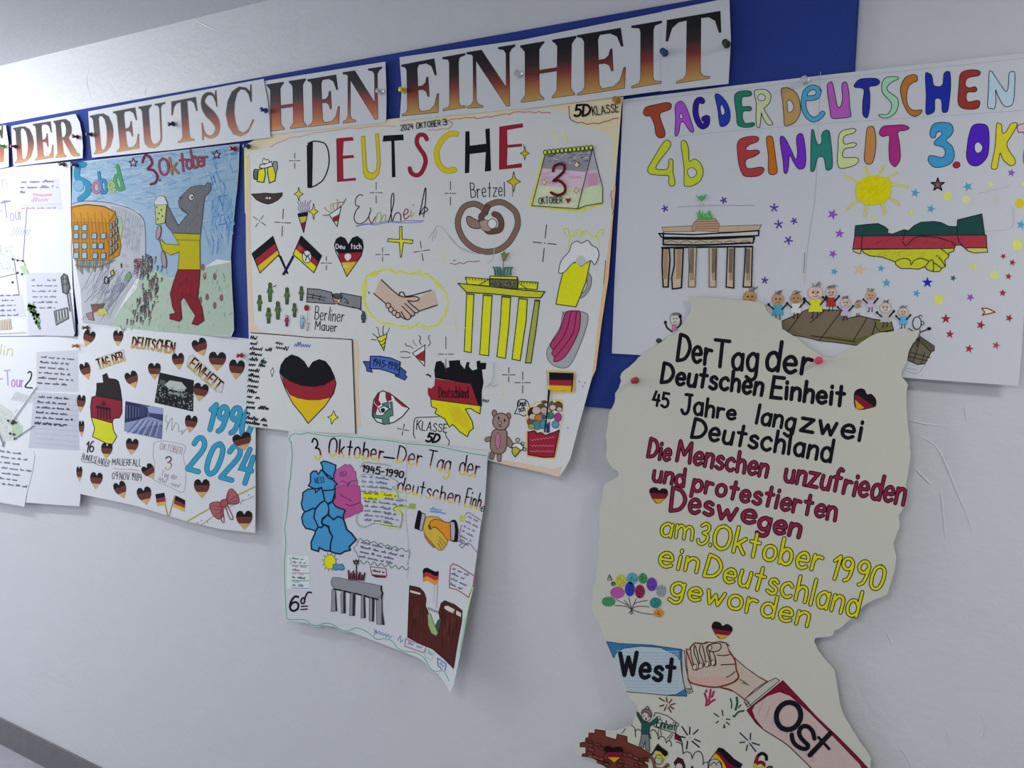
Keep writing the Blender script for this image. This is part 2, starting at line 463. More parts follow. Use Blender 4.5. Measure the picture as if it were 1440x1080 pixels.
# trowel ridges and a small chip in the plaster
def ridge(pts, w=.0025, hgt=.0013):
    p = [unpx(*q) for q in smooth(nums(pts), False, 6)]
    bm = bmesh.new(); rows = []
    n = len(p)
    for i, (X, Z) in enumerate(p):
        a, b = p[max(i - 1, 0)], p[min(i + 1, n - 1)]
        dx, dz = b[0] - a[0], b[1] - a[1]; l = math.hypot(dx, dz) or 1
        nx, nz = -dz / l, dx / l; f = math.sin(math.pi * (i + .3) / (n - .4)) ** .5 if n > 1 else 1
        rows.append([bm.verts.new((X + nx * w * k * f, .0005 - hgt * f * h_, Z + nz * w * k * f)) for k, h_ in ((-1, 0), (-.4, 1), (.4, 1), (1, 0))])
    for r0, r1 in zip(rows, rows[1:]):
        for i in range(3): bm.faces.new((r0[i], r0[i + 1], r1[i + 1], r1[i]))
    return bm
for q in ('1288 612 1318 630 1345 690 1362 730 1367 756', '1322 682 1326 720 1330 762', '1283 655 1300 672 1312 684', '1356 568 1358 582 1360 596',
          '1276 590 1300 596 1335 600', '1245 885 1252 900 1256 908', '1330 1020 1334 1040 1332 1060', '1265 1050 1275 1064 1282 1080',
          '150 1012 168 1046 190 1080', '110 948 122 968 128 985', '128 88 122 115 130 140', '206 124 204 130 203 134', '270 25 290 36 310 44', '1380 1000 1384 1020 1380 1040'):
    o = link('plaster_ridge', ridge(q), WALL, wall, sm=True)

# ---------------------------------------------------------------- the blue board
FELT = plain('blue_felt', (.027, .057, .30), .9, .12, .25, 420, .3)
_b = FELT.node_tree.nodes['Principled BSDF']; _b.inputs['Sheen Weight'].default_value = .35; _b.inputs['Sheen Roughness'].default_value = .5
_b.inputs['Sheen Tint'].default_value = (.55, .65, 1, 1)
bm = bmesh.new()
tl, tr = unpx(0, 170.5, .010), unpx(1004, 0, .010)
xr = unpx(1204, 60, .010)[0]; zb = unpx(860, 575, .010)[1]; zt = (tl[1] + tr[1]) / 2
boxm(bm, (-3.1, -.010, zb), (xr, -.0005, zt))
bmesh.ops.bevel(bm, geom=[e for e in bm.edges if all(v.co.y < -.005 for v in e.verts)], offset=.002, segments=2, affect='EDGES')
o = link('pinboard', bm, FELT)
tag(o, 'long royal blue felt pinboard on the wall behind the posters', 'pinboard')

# ---------------------------------------------------------------- banner of printed letters
def stem(a, b, s0, s1, bot=1, top=1):
    p = []
    if bot: p += [(s0, 0), (s1, 0), (s1, .022), (b + .05, .05), (b, .12)]
    else: p += [(a, 0), (b, 0)]
    if top: p += [(b, .88), (b + .05, .95), (s1, .978), (s1, 1), (s0, 1), (s0, .978), (a - .05, .95), (a, .88)]
    else: p += [(b, 1), (a, 1)]
    if bot: p += [(a, .12), (a - .05, .05), (s0, .022)]
    return [c for q in p for c in q]
ARMS = ['.42 0 .95 0 1 .34 .97 .34 .88 .14 .74 .05 .42 .04', '.42 1 .95 1 .98 .70 .95 .70 .87 .88 .72 .95 .42 .955',
        '.42 .47 .42 .525 .58 .53 .67 .58 .71 .68 .74 .68 .74 .32 .71 .32 .67 .42 .58 .465']
def bar(p, w):                                                      # a stroke of changing width inside the glyph box
    L, R = [], []
    for i, (x, y) in enumerate(p):
        a, b = p[max(i - 1, 0)], p[min(i + 1, len(p) - 1)]; dx, dy = b[0] - a[0], b[1] - a[1]; l = math.hypot(dx, dy)
        L.append((x - dy / l * w[i] / 2, y + dx / l * w[i] / 2)); R.append((x + dy / l * w[i] / 2, y - dx / l * w[i] / 2))
    return [c for q in L + R[::-1] for c in q]
_sp = smooth([(.80, .74), (.68, .92), (.46, .965), (.26, .89), (.22, .75), (.36, .60), (.58, .46), (.74, .30), (.72, .13), (.56, .04), (.38, .035), (.2, .12), (.12, .3)], False, 4)
_sw = [q[0] for q in smooth([(.035, 0), (.05, 0), (.065, 0), (.13, 0), (.18, 0), (.23, 0), (.24, 0), (.22, 0), (.15, 0), (.07, 0), (.05, 0), (.05, 0), (.035, 0)], False, 4)]
GC = '.9 .86 .75 .96 .5 1 .25 .93 .08 .75 0 .5 .08 .25 .25 .07 .5 0 .75 .05 .97 .27 .94 .29 .78 .11 .58 .05 .42 .12 .32 .3 .29 .5 .32 .7 .42 .88 .56 .95 .72 .92 .84 .82 .9 .66 .93 .66 .95 1 .92 1'
SER = {
 'D': [stem(.12, .36, 0, .40), '.34 1 .6 .98 .82 .88 .96 .67 1 .5 .96 .33 .82 .12 .6 .02 .34 0 .34 .042 .52 .06 .64 .16 .70 .34 .71 .5 .70 .66 .64 .84 .52 .94 .34 .958'],
 'E': [stem(.15, .44, 0, .48)] + ARMS,
 'R': [stem(.1, .33, 0, .44), '.32 1 .6 .99 .78 .9 .83 .75 .78 .6 .62 .5 .32 .47 .32 .515 .46 .53 .55 .62 .58 .75 .55 .87 .46 .945 .32 .955', '.38 .48 .6 .52 .9 .08 1 .035 1 0 .74 0 .66 .06'],
 'U': [stem(.12, .36, 0, .48, 0), stem(.78, .82, .62, 1, 0), '.12 .2 .14 .1 .28 0 .48 -.03 .68 .01 .80 .12 .82 .2 .78 .2 .75 .12 .65 .06 .52 .045 .42 .08 .36 .2'],
 'T': [stem(.38, .63, .2, .8, 1, 0), '0 .68 .02 1 .98 1 1 .68 .97 .68 .9 .87 .78 .945 .6 .955 .4 .955 .22 .945 .1 .87 .03 .68'],
 'S': [bar(_sp, _sw), '.79 .66 .82 .66 .84 1 .81 1 .77 .9', '.09 0 .12 0 .16 .1 .13 .36 .1 .36'],
 'C': [GC], 'G': [GC, '.62 .42 1 .42 1 .40 .96 .38 .94 .05 .72 .05 .72 .38 .62 .40'],
 'H': [stem(.08, .33, 0, .42), stem(.67, .92, .58, 1), '.32 .46 .68 .46 .68 .51 .32 .51'],
 'I': [stem(.3, .7, 0, 1)],
 'N': [stem(.13, .18, 0, .32, 1, 0), '0 1 .3 1 .82 .33 .82 0 .88 0 .88 1 .82 1 .82 .50 .82 .32 .16 .90 .1 .955 0 .978', stem(.82, .88, .66, 1, 0)],
}
SER['U'][0] = [.12, .18] + [.36, .18] + SER['U'][0][4:]; SER['U'][1] = [.78, .18, .82, .18] + SER['U'][1][4:]
SER['N'][1] = '0 1 .30 1 .88 .22 .88 0 .82 0 .16 .88 .1 .955 0 .978'
GRADL = gradmat('print_black_red_gold_pale', [(0, 'b08458'), (.1, 'a46a48'), (.38, '84423a'), (.58, '3e2c2e'), (.85, '1e2228')])  # same print, paler: the strong light at the left is in its colour
GRADM = gradmat('print_black_red_gold_mid', [(0, 'c08a50'), (.12, 'b56a40'), (.4, '8e3a30'), (.62, '3c2c30'), (.85, '16181e')])  # in-between copy, some of that left-hand light in its colour
GRADR = gradmat('print_black_red_gold', [(0, 'b3904c'), (.15, 'a8743c'), (.4, '7c3028'), (.62, '2c1d20'), (.85, '0a0c14')])
BAN = [
 ('G', '-70 190.5 8 175.8 11.9 200.5 12.3 234.3 -64 249', [('G', '-40 186 6.5 175 7.5 229.5 -37 235')], GRADL, .019, 'partly seen white banner sheet printed with a serif G, at the far end'),
 ('DER', '15.9 177.2 106 160 112 172 115.3 188 116.5 205 116.2 222.4 19 234 17 205', [('D', '18.5 180.3 46.2 175 48.5 225 21.8 229.4'), ('E', '46.3 174.7 72.3 170.8 76 221 50 225.2'), ('R', '75.5 170.6 103.5 165 112 218.8 78.7 221.5')], GRADL, .019, 'white banner sheet printed DER in black red gold serif letters'),
 ('DEU', '124 156.7 242.5 134.5 245 210.5 129.3 221.7 126 190', [('D', '126.7 163.3 158 156 160.5 211.5 132.7 216.7'), ('E', '159.3 157.3 191.5 151.2 197 208 165 213.3'), ('U', '195 150.6 232.3 144 234.5 203 200 209')], GRADL, .0195, 'white banner sheet printed DEU, the first piece of the word DEUTSCHEN'),
 ('TSC', '239 135.2 370.7 110.7 373 125 376 140 379 165 380.3 193.3 241.5 210.8', [('T', '240.7 143.3 276 136.5 280.5 196 243.5 201.5'), ('S', '278 132.5 309 126.5 315.5 190.5 282 197.5'), ('C', '316.7 125.5 355.5 119 359 187.5 319 195.5')], GRADL, .0215, 'white banner sheet printed TSC, with a blue pin at its edge beside HEN'),
 ('HEN', '372 113.8 541.8 86.7 543.5 130 543 172.2 374 190', [('H', '376 119.2 429.5 111 431 178 377.3 184.6'), ('E', '432.9 112.2 474.3 105.2 478.6 173 433.8 178'), ('N', '482.7 102.2 536.7 94.4 537.5 166.5 482.5 173')], GRADM, .019, 'white banner sheet printed HEN, ending the word DEUTSCHEN'),
 ('EIN', '561.8 80.4 730.5 56.5 731.5 152.7 562 170 565 125', [('E', '565 91.6 612.7 82.5 618.6 157.5 565.6 162.9'), ('I', '622.7 81 653.8 75.4 654.6 151 623.3 155.6'), ('N', '656.7 74 724 63.1 724.5 148.5 657.5 152')], GRADR, .019, 'white banner sheet printed EIN, the first piece of the word EINHEIT'),
 ('HEI', '729 57 933 16.2 932 127.6 729.5 154.2', [('H', '732.2 64.4 810 50.8 808 133.2 733.3 143.9'), ('E', '812.2 50 875.6 39.4 881.4 123.5 812.2 133.8'), ('I', '888.4 36.8 931.5 29.5 930.5 116.6 888.4 123.7')], GRADR, .0205, 'white banner sheet printed HEI, overlapping the top of the big poster'),
 ('T', '931.2 16 1025.6 -3 1027.8 57.8 1024.4 117.8 930.4 128.4', [('T', '937 29 1014 15.8 1013 107.5 936 119.5')], GRADR, .0225, 'white banner sheet printed with a single T, last of the row, beside bare blue felt'),
]
for word, outl, letters, gm, off, lab in BAN:
    sh = Sheet('banner_sheet', lab, 'banner sheet', outl, off, PAPER, group='printed banner sheets')
    for ch, quad in letters:
        k = sh.part('letter', 'black to gold serif letter ' + ch).q(quad)
        for p in SER[ch]: k.l(p, 1.4, '3a3030' if gm is not GRADL else '8a7a70', closed=1)  # left letters get a paler outline, bright light put into its colour
        for p in SER[ch]: k.f(p, gm)
        k.end()

# ---------------------------------------------------------------- push pins
def pinmat(name, rgb, clear=False): return plain(name, rgb, .18, .5, trans=.75 if clear else 0)
STEEL = plain('pin_steel', (.6, .6, .62), .25, .5, metal=1)
PM = {'red': pinmat('pin_red', (.45, .02, .03)), 'dark red': pinmat('pin_dark_red', (.16, .012, .018)), 'green': pinmat('pin_green', (.10, .35, .05)), 'navy': pinmat('pin_navy', (.01, .015, .05)),
      'blue': pinmat('pin_blue', (.015, .05, .22)), 'clear': pinmat('pin_clear', (.85, .87, .88), True), 'yellow': pinmat('pin_yellow', (.75, .60, .02)),
      'dark green': pinmat('pin_dark_green', (.012, .05, .015)), 'orange': pinmat('pin_orange', (.55, .22, .02)), 'pink': pinmat('pin_pink', (.8, .06, .14)), 'brass': pinmat('pin_brass', (.13, .10, .03))}
PROF = [(0, 0), (.0046, 0), (.0050, .0006), (.0050, .0016), (.0044, .0022), (.0030, .0032), (.0026, .0060), (.0029, .0088), (.0040, .0100), (.0043, .0108), (.0043, .0118), (.0036, .0124), (0, .0124)]
def lathe(bm, prof, y0, n=16):
    rows = []
    for r, y in prof:
        rows.append([bm.verts.new((0, y0 - y, 0))] if r == 0 else [bm.verts.new((r * math.cos(2 * math.pi * i / n), y0 - y, r * math.sin(2 * math.pi * i / n))) for i in range(n)])
    for a, b in zip(rows, rows[1:]):
        for i in range(n):
            f = [a[i % len(a)], a[(i + 1) % len(a)], b[(i + 1) % len(b)], b[i % len(b)]]
            g = []
            for v in f:
                if v not in g: g.append(v)
            if len(g) > 2: bm.faces.new(g)
    bmesh.ops.recalc_face_normals(bm, faces=bm.faces)
PINH = {}
def pin(x, y, off, colour, label, tilt=(0, 0)):
    """x y = where the grip meets the paper, off = the paper's distance from the wall"""
    X, Z = unpx(x, y, off)
    t = bpy.data.objects.new('pushpin', None); COL.objects.link(t); t.location = (X, -off, Z); t.empty_display_size = .01
    t.rotation_euler = (tilt[0], 0, tilt[1]); t.scale = (1.3, 1.3, 1.3)
    tag(t, label, 'push pin', 'push pins along the display')
    if colour not in PINH:
        bm = bmesh.new(); lathe(bm, PROF, -.0022); PINH[colour] = link('grip', bm, PM[colour], t, sm=True)
        if 'n' not in PINH:
            bm = bmesh.new(); lathe(bm, [(0, -.0022), (.0006, -.0022), (.0006, .009), (0, .0115)], 0)
            for v in bm.verts: v.co.y *= -1
            bmesh.ops.recalc_face_normals(bm, faces=bm.faces)
            PINH['n'] = link('needle', bm, STEEL, t)
        else:
            c = PINH['n'].copy(); COL.objects.link(c); c.parent = t
    else:
        for q in (PINH[colour], PINH['n']):
            c = q.copy(); COL.objects.link(c); c.parent = t
pin(8, 206, .0205, 'green', 'green push pin through the banner sheet with the G')
pin(23.5, 206.5, .0195, 'dark red', 'dark red push pin at the D of DER')
pin(111, 193, .0195, 'dark red', 'dark red push pin at the R of DER')
pin(130.5, 189.5, .020, 'navy', 'black push pin at the edge of the DEU banner sheet', (0, -.1))
pin(92, 231.7, .0132, 'dark red', 'dark red push pin at the top corner of the upper white tour poster')
pin(109, 232.6, .0164, 'dark red', 'dark red push pin at the top corner of the bear poster, under DER')
pin(245, 174, .022, 'navy', 'dark push pin between the U and the T of DEUTSCHEN', (.25, 0))
pin(375.5, 156, .022, 'blue', 'blue push pin beside the C of DEUTSCHEN')
pin(332, 210, .0164, 'red', 'red push pin at the top corner of the bear poster, beside the star')
pin(351, 206.5, .0174, 'blue', 'blue push pin at the top corner of the big DEUTSCHE poster')
pin(538, 130, .0195, 'clear', 'clear push pin on the N of the HEN banner sheet')
pin(570, 128, .0195, 'yellow', 'yellow push pin at the E of the EIN banner sheet')
pin(732, 105.5, .021, 'clear', 'clear push pin between EIN and HEI on the banner')
pin(936, 75.5, .023, 'blue', 'round blue push pin between the I and T of EINHEIT')
pin(1023, 63.5, .023, 'dark green', 'dark green push pin at the edge of the T banner sheet')
pin(869.5, 142.5, .0175, 'orange', 'orange push pin at the 5D corner of the big poster')
pin(1133, 114.5, .0175, 'clear', 'clear push pin at the top of the rainbow lettered poster')
pin(895, 534.5, .0205, 'red', 'red push pin on the cream country shaped poster near 45 Jahre')
pin(1152, 506.5, .0205, 'pink', 'pink push pin in the notch of the cream country shaped poster')
pin(110, 486, .0154, 'orange', 'orange push pin at the edge of the lower white tour poster')
pin(124.5, 460.5, .0154, 'brass', 'dull brass push pin at the top corner of the many hearts poster')
pin(341.5, 499.5, .0154, 'red', 'red push pin at the top corner of the many hearts poster beside a heart')

# ---------------------------------------------------------------- big poster: DEUTSCHE Einheit, class 5D
BK, RD, GD = '14141a', '8e2230', 'd8b818'
GAIN[0] = 1.5
sh = Sheet('poster', 'big poster titled DEUTSCHE with yellow gate, brown pretzel and crossed flags', 'poster',
  '343 205 372 189 560 166 730 147 877 136 874 142 869 208 865 262 860.6 305 854.7 388 845 456 836 520 833 529 823.6 563.6 812 606 802 645 794 660 786.7 669.6 784 670 761 664 709 653 685.6 647 600 634 500 618 406 606 352 600 350 477',
  .0172, CARD, bends=[(.9, -.436, -1.33, .5)], group='hand drawn posters on the wall')
S5 = sh
# ochre washed border and wavy red frame line
k = sh.part('border_wash', 'ochre watercolour border')
Wc = 'cdbf9c'
k.f('372 190 560 167 730 148 730 158 690 162 640 170 560 174 500 180 420 186 395 196 380 206 362 210 352 214 344 214 343.5 205', Wc, 0)
k.f('730 148 877 137 874 150 870 200 866 240 862 290 858 300 861 240 862 200 852 186 830 180 808 172 800 160 770 152 730 157', Wc)
k.f('345 222 351 216 353 260 352 330 354 400 357 455 366 466 400 470 450 474 502 478 505 500 504 540 506 580 508 600 500 600 499 540 497 482 440 474 390 470 352 467 349 440 346 350', 'c8b49c')
k.end()
k = sh.part('border_wash', 'pinkish watercolour along the lower edge')
k.f('690 646 712 648 740 652 780 660 790 655 787 669 761 664 709 653', 'c8ae98')
k.end()
k = sh.part('border_wash', 'orange watercolour edge', base=12)
k.f('861 300 863 262 866 262 862 310 856 390 846 456 838 520 832 533 834 518 842 450 851 385', 'd8a878').end()
k = sh.part('border_wash', 'yellow watercolour streak', base=8).f('343.5 212 348 224 346 300 344.5 300', 'c9c878').end()
k = sh.part('border_line', 'thin wavy red frame line', base=10)
k.l('622 172 628 171 634 168 641 167 648 167 653 165 660 166 666 165 671 167 678 166 684 164 690 165 696 163 703 162 710 160 716 161 722 158 730 157 738 158 745 157 752 159 758 157 764 159 770 158 775 159', 1.1, 'b8605a')
k.l('380 207 388 202 396 199 404 195 414 192 420 193 430 190 440 187 452 186 462 184 476 183 490 180 504 181 520 178 540 177 556 178', .9, 'c08a80')
k.l('800 149 801 165 803 169 812 173 818 172 826 175 834 173 842 174 850 171 856 170 862 167 870 166', 1, '7a2a35')
k.l('861 302 863 296 860 290 861 282 859 274 861 268', 1, '9a5a50').l('849 400 850 390 851 380 852 366', .9, '6a3a50')
k.end()
k = sh.part('lettering', 'black class heading', base=26).z(600, 130, 5.143)
k.t('5D', '1068 175 1180 168', 80, 3.0, BK, it=.2).t('KLASSE', '1205 168 1392 140', 62, 1.3, BK).end()
k = sh.part('lettering', 'small black date line', base=26).z(340, 130, 5.143)
k.t('2024 OKTOBER', '1152 277 1440 240', 42, 1.1, BK, it=.1)
k.end()
k = sh.part('lettering', 'small black numeral 3', base=26).z(600, 130, 5.143)
k.t('3', '122 236 150 232', 42, 1.3, BK)
k.l('1 275 40 268 70 274 120 262 160 264 180 240 190 225', .8, 'b08a60').l('168 208 185 225', .8, '9a5a50')
k.end()
# title, one letter each
def L5(lab): return sh.part('title_letter', lab)
k = L5('outlined black letter D').z(340, 130, 5.143)
k.f('470 385 490 360 515 358 510 690 474 690', BK).l('480 368 520 353 570 358 605 375 625 420 632 500 618 570 590 630 555 660 520 680 490 688', 1.8, BK, 1).end()
k = L5('dark red letter E').z(340, 130, 5.143)
k.f('686 335 800 325 808 345 735 352 728 460 806 455 810 470 730 478 733 628 820 620 824 634 692 645', RD, out='7a1d2b', w=1).end()
k = L5('yellow letter U').z(340, 130, 5.143)
k.f('865 318 890 316 902 540 915 575 950 585 975 560 980 500 968 302 990 300 1002 520 990 590 960 625 930 632 895 615 880 580', 'd2b41c', out='8a8020', w=1).end()
k = L5('black letter T').z(340, 130, 5.143)
k.f('1025 312 1168 304 1172 345 1104 350 1112 612 1086 614 1082 352 1018 356', BK).end()
k = L5('dark red letter S').z(340, 130, 5.143)
k.l('1338 338 1320 310 1285 308 1268 335 1268 370 1290 410 1318 450 1330 500 1315 550 1290 590 1255 598 1225 580 1215 550', 6.2, '7a1d2b', 1).l('1338 338 1320 310 1285 308 1268 335 1268 370 1290 410 1318 450 1330 500 1315 550 1290 590 1255 598 1225 580 1215 550', 5, RD, 1).end()
k = L5('yellow letter C').z(600, 130, 5.143)
k.l('215 300 170 300 120 335 85 390 72 450 90 520 140 565 200 560', 8, '8a8020', 1).l('215 300 170 300 120 335 85 390 72 450 90 520 140 565 200 560', 6.8, 'd2b41c', 1).end()
k = L5('black letter H').z(600, 130, 5.143)
k.f('280 282 310 280 312 385 430 370 424 265 456 260 466 568 420 572 428 432 312 446 308 580 276 586', BK).end()
k = L5('dark red letter E').z(600, 130, 5.143)
k.f('528 250 692 226 695 250 580 270 582 382 686 374 688 388 582 398 578 530 684 515 686 540 526 556', RD, out='7a1d2b', w=1).end()
# the word Einheit in looping script
k = sh.part('lettering', 'looping black script word underlined in blue').z(340, 130, 5.143)
k.l('875 745 850 740 825 770 825 815 850 825 830 850 812 900 825 940 860 950 900 925 925 880 935 850', 1.3, BK, 1)
k.l('925 870 920 910 940 945 965 900', 1.3, '6a2030', 1).l('930 840 932 836', 1.6, BK)
k.l('965 935 980 880 1000 870 1010 900 1000 940 1025 890 1040 890 1040 930', 1.2, '9a9a40', 1)
k.l('1060 940 1095 820 1100 740 1088 735 1080 790 1085 930 1110 880 1135 870 1150 890 1150 925', 1.3, BK, 1)
k.l('1170 890 1200 870 1200 845 1180 850 1170 890 1185 915 1215 890', 1.3, '8e2230', 1)
k.l('1225 850 1225 900 1250 870', 1.1, '9a9a40', 1).l('1240 815 1243 810', 1.5, '9a9a40')
k.l('1285 880 1300 820 1328 690 1330 780 1315 900', 1.3, BK, 1).l('1285 890 1320 830 1345 850 1300 880', 1.2, BK, 1)
k.l('820 965 900 955 980 945 1060 930 1140 935 1200 925 1280 930 1320 925', .9, '5a70a8', 1).l('830 972 900 948 960 958 1060 940 1120 942 1220 942 1310 936', .8, '5a70a8', 1).end()
k = sh.part('lettering', 'black hand lettering naming the pretzel').z(600, 130, 5.143)
k.t('Bretzel', '322 762 565 748', 105, 1.25, BK).end()
k = sh.part('lettering', 'black hand lettering naming the Berlin wall').z(340, 310, 5.143)
k.t('Berliner', '528 715 735 735', 92, 1.2, BK).t('Mauer', '530 790 685 805', 66, 1.2, BK).end()
# calendar page
k = sh.part('calendar_drawing', 'drawn tear off calendar showing 3 OKTOBER').z(600, 130, 5.143)
k.f('845 440 862 445 775 815 1095 850 1270 800 1272 815 1100 868 750 826 742 812', 'cfe03a')
k.f('860 440 1200 400 1150 580 835 548', '8a8a90').f('835 548 1150 575 1115 700 795 670', 'c9b0bc').f('795 670 1115 700 1095 840 765 820', 'c4d2a8')
k.f('1205 405 1235 560 1160 565 1195 420', 'a4a4a8').f('1160 565 1240 560 1258 655 1130 695', 'c9a8ba').f('1130 695 1258 665 1278 800 1098 840', 'bccaa0')
rn = random.Random(4)
for i in range(34):
    x = rn.uniform(865, 1160); y = 445 + rn.uniform(0, 1) * 90 - (x - 865) * .08
    k.l((x, y, x + rn.uniform(15, 40), y - 4), .9, '5a5a62' if i % 3 else 'c8c8ca')
for i in range(14):
    x = rn.uniform(830, 1080); y = rn.uniform(570, 660); k.l((x, y, x + 40, y + 6), .7, 'b898a8')
for i in range(10):
    y = 590 + i * 9; k.l((1165, y, 1240, y - 6), .7, 'b888a4')
k.l('862 442 765 820 1095 842 1205 400 1250 590 1278 690 1275 800', 1.1, '2a2a30').l('1095 842 1110 838 1160 818 1275 800', 1, '2a2a30')
for i in range(12): k.c(862 + i * 30, 434 - i * 3, 13, 16, 'bcd048', out='2a3a20', w=1.2)
k.l('920 570 930 535 965 518 1000 530 998 570 960 610 925 640 965 640 1005 680 1000 725 950 745 905 725', 3.8, '5a141e', 1)
k.t('OKTOBER', '815 808 985 800', 48, 1.1, '2a2a2a').f('1012 768 1028 775 1042 765 1044 780 1026 802', '8a2a35', out=BK, w=.7)
for x, y in ((1090, 525), (855, 650), (1088, 710)): k.f((x - 18, y, x, y - 22, x + 18, y, x, y + 22), 'c8c0a0', out='8a7a48', w=.8)
k.end()
k = sh.part('ray_marks', 'pale yellow highlighter rays').z(600, 130, 5.143)
k.l('915 280 945 370', 2.2, 'd0d884').l('985 280 1022 365', 2.6, 'd4dc80').l('830 330 845 370', 1.2, 'd4d8a0').l('780 435 810 440', 1.6, 'd4d89a').end()
# pretzel
k = sh.part('pretzel_drawing', 'brown drawn pretzel').z(600, 130, 5.143)
P_ = '425 870 400 830 340 805 270 830 232 900 226 955 240 1010 270 1065 330 1120 400 1148 450 1152 520 1138 590 1090 635 1020 658 960 655 900 630 850 560 800 500 795 440 820'
k.l(P_, 8.6, '2e221e', 1).l(P_, 7.2, '7a5f52', 1)
Q_ = '440 830 420 870 395 900 410 950 440 1000 480 1005 530 990 540 940 520 895 490 880'
k.l(Q_, 8.6, '2e221e', 1).l(Q_, 7.2, '5f4840', 1)
k.f('290 905 310 896 345 915 380 935 400 970 370 985 320 975 295 945', '8a7062', 1, '2e221e', 1.2)
k.f('385 935 440 925 470 980 450 1005 400 990', 'a08a7c', 1, '4e3a34', .8).c(475, 950, 32, 36, 'd8d4cc', '4e3a34', 1)
k.end()
# small four-rayed sparkles
def cross(x, y, a, b, w=1.1, c='3a3438', r=0):
    k = sh.part('sparkle_mark')
    for dx, dy in ((0, -1), (0, 1), (-1, 0), (1, 0)):
        e = a if dx == 0 else b
        cs, sn = math.cos(r), math.sin(r)
        p = lambda t: (x + (dx * cs - dy * sn) * t, y + (dx * sn + dy * cs) * t)
        k.l([*p(e * .28), *p(e)], w, c)
    k.c(x, y, .9, .9, c); k.end()
for a in ((414.5, 226, 11, 8), (397.5, 313, 19, 11, 1.2, '3a3438', .05), (365, 311, 10, 11, 1, '3a3438', .6), (529, 271, 15, 9), (459, 370, 10, 8), (538, 358, 10, 10), (593, 353, 14, 11, 1.2, '5a2a30', -.15), (633.5, 272, 17, 8),
          (766, 342, 26, 16, 1.3, '4a2a30', .1), (627, 498, 25, 11), (715.5, 527, 10, 9, 1.2), (735, 538, 15, 11, 1.2), (567, 604, 8, 8, 1.2, '3a3438', .2)): cross(*a)
k = sh.part('squiggle_mark', 'red wavy line').z(600, 310, 5.143).l('170 310 210 318 240 304 265 315 300 295 340 300 385 292', 1, '8a3a3a').l('190 290 212 290', 1, '3a3438').end()
def st4(x, y, a, b, z, c='cfc030', o='3a3a28', w=1, tail=None):
    k = sh.part('star_mark', 'yellow drawn star').z(*z)
    k.f((x, y - a, x + b * .25, y - a * .28, x + b, y, x + b * .25, y + a * .28, x, y + a, x - b * .25, y + a * .28, x - b, y, x - b * .25, y - a * .28), c, out=o, w=w)
    if tail: k.l(tail, .8, '5a5a30')
    k.end()
st4(412, 735, 50, 33, (340, 130, 5.143)); st4(520, 862, 60, 32, (340, 130, 5.143))
st4(630, 645, 75, 48, (600, 130, 5.143), 'c4aa20', tail='622 700 621 752'); st4(710, 440, 48, 32, (600, 130, 5.143), 'c4aa20', tail='702 375 703 400')
k = sh.part('star_mark', 'big yellow cross shaped star').z(340, 310, 5.143).f('1142 45 1158 45 1160 135 1238 142 1232 168 1168 160 1155 265 1148 265 1140 160 1055 152 1058 132 1142 138', 'd6d42a', out='3a3a20', w=1.2).end()
for x, y, a in ((622, 362, 13), (641, 461, 14), (707, 554, 17), (674, 613, 12)):
    k = sh.part('sparkle_mark', 'faint yellow highlighter cross').l((x, y - a * 1.4, x, y + a), 1, 'ccca9a').l((x - a, y, x + a, y), 1, 'ccca9a').end()
k = sh.part('pencil_smudge', 'grey rubbed out pencil marks').z(600, 310, 5.143)
for p in ('40 150 60 60 90 40 130 70 160 110 200 150 240 200 330 235 420 245', '20 130 40 90 70 70 60 130', '150 100 210 170 280 210 340 230', '440 315 480 270 490 200'): k.l(p, 1.1, 'a2a6aa', 1)
k.end()
k = sh.part('pencil_smudge', 'grey pencil smear', base=70).z(600, 480, 5.143)
k.l('430 330 460 310 485 260 490 150', 1.3, 'a2a6aa', 1).l('440 300 470 320 520 310', 1, 'a8acb0', 1).end()
# beer mugs, moustache, party cones
k = sh.part('beer_mugs_drawing', 'two clinking drawn beer mugs').z(340, 130, 5.143)
k.f('120 560 165 545 172 590 160 650 112 645', 'd0c828', out=BK, w=1.4).f('185 545 225 530 248 585 240 640 200 655 190 600', 'd0c828', out=BK, w=1.4)
k.f('130 545 135 520 165 520 190 510 215 500 225 530 180 545 150 550', 'd4d4d2', 0, BK, 1.2).l('120 560 92 560 86 600 92 625 112 630', 1.6, '2a2a30', 1)
k.f('225 530 230 500 255 500 260 545 245 590', '8a8a8c', out='2a2a30', w=1).f('150 505 160 475 175 490 190 485 200 505 175 515', 'd4d4d2', 1, '2a2a30', .9)
for i in range(4): k.l((96 + i * 6, 565, 94 + i * 6, 625), .8, '55555a')
k.end()
k = sh.part('moustache_drawing', 'small brown drawn moustache').z(340, 130, 5.143)
k.f('70 735 130 732 170 728 230 732 295 726 290 750 260 780 220 800 190 808 150 798 105 775', '3e3430', 0, '1c1818', 1).c(182, 764, 9, 9, 'd8d8d8').c(203, 764, 8, 8, 'd8d8d8')
for i in range(8): k.l((100 + i * 12, 742, 110 + i * 12, 775), .6, '5e504a')
k.end()
def cone(z, body, bands, curls, lab):
    k = sh.part('party_cone_drawing', lab).z(*z)
    for p, c in bands: k.f(p, c)
    k.l(body, 1.1, BK, closed=1)
    for p, c in curls: k.l(p, 1.0, c, 1)
    k.end()
cone((340, 130, 5.143), '405 878 478 865 448 1015', [('405 878 478 865 472 895 412 902', BK), ('412 902 472 895 465 930 430 945', 'b8a848'), ('430 945 466 930 448 1015', '6a2a32')],
     [(f'{425 + i * 9} 868 {410 + i * 16} 840 {415 + i * 14} 815 {400 + i * 20} {790 - (i % 2) * 12}', '8a6a98') for i in range(6)], 'small party cone with lilac streamers')
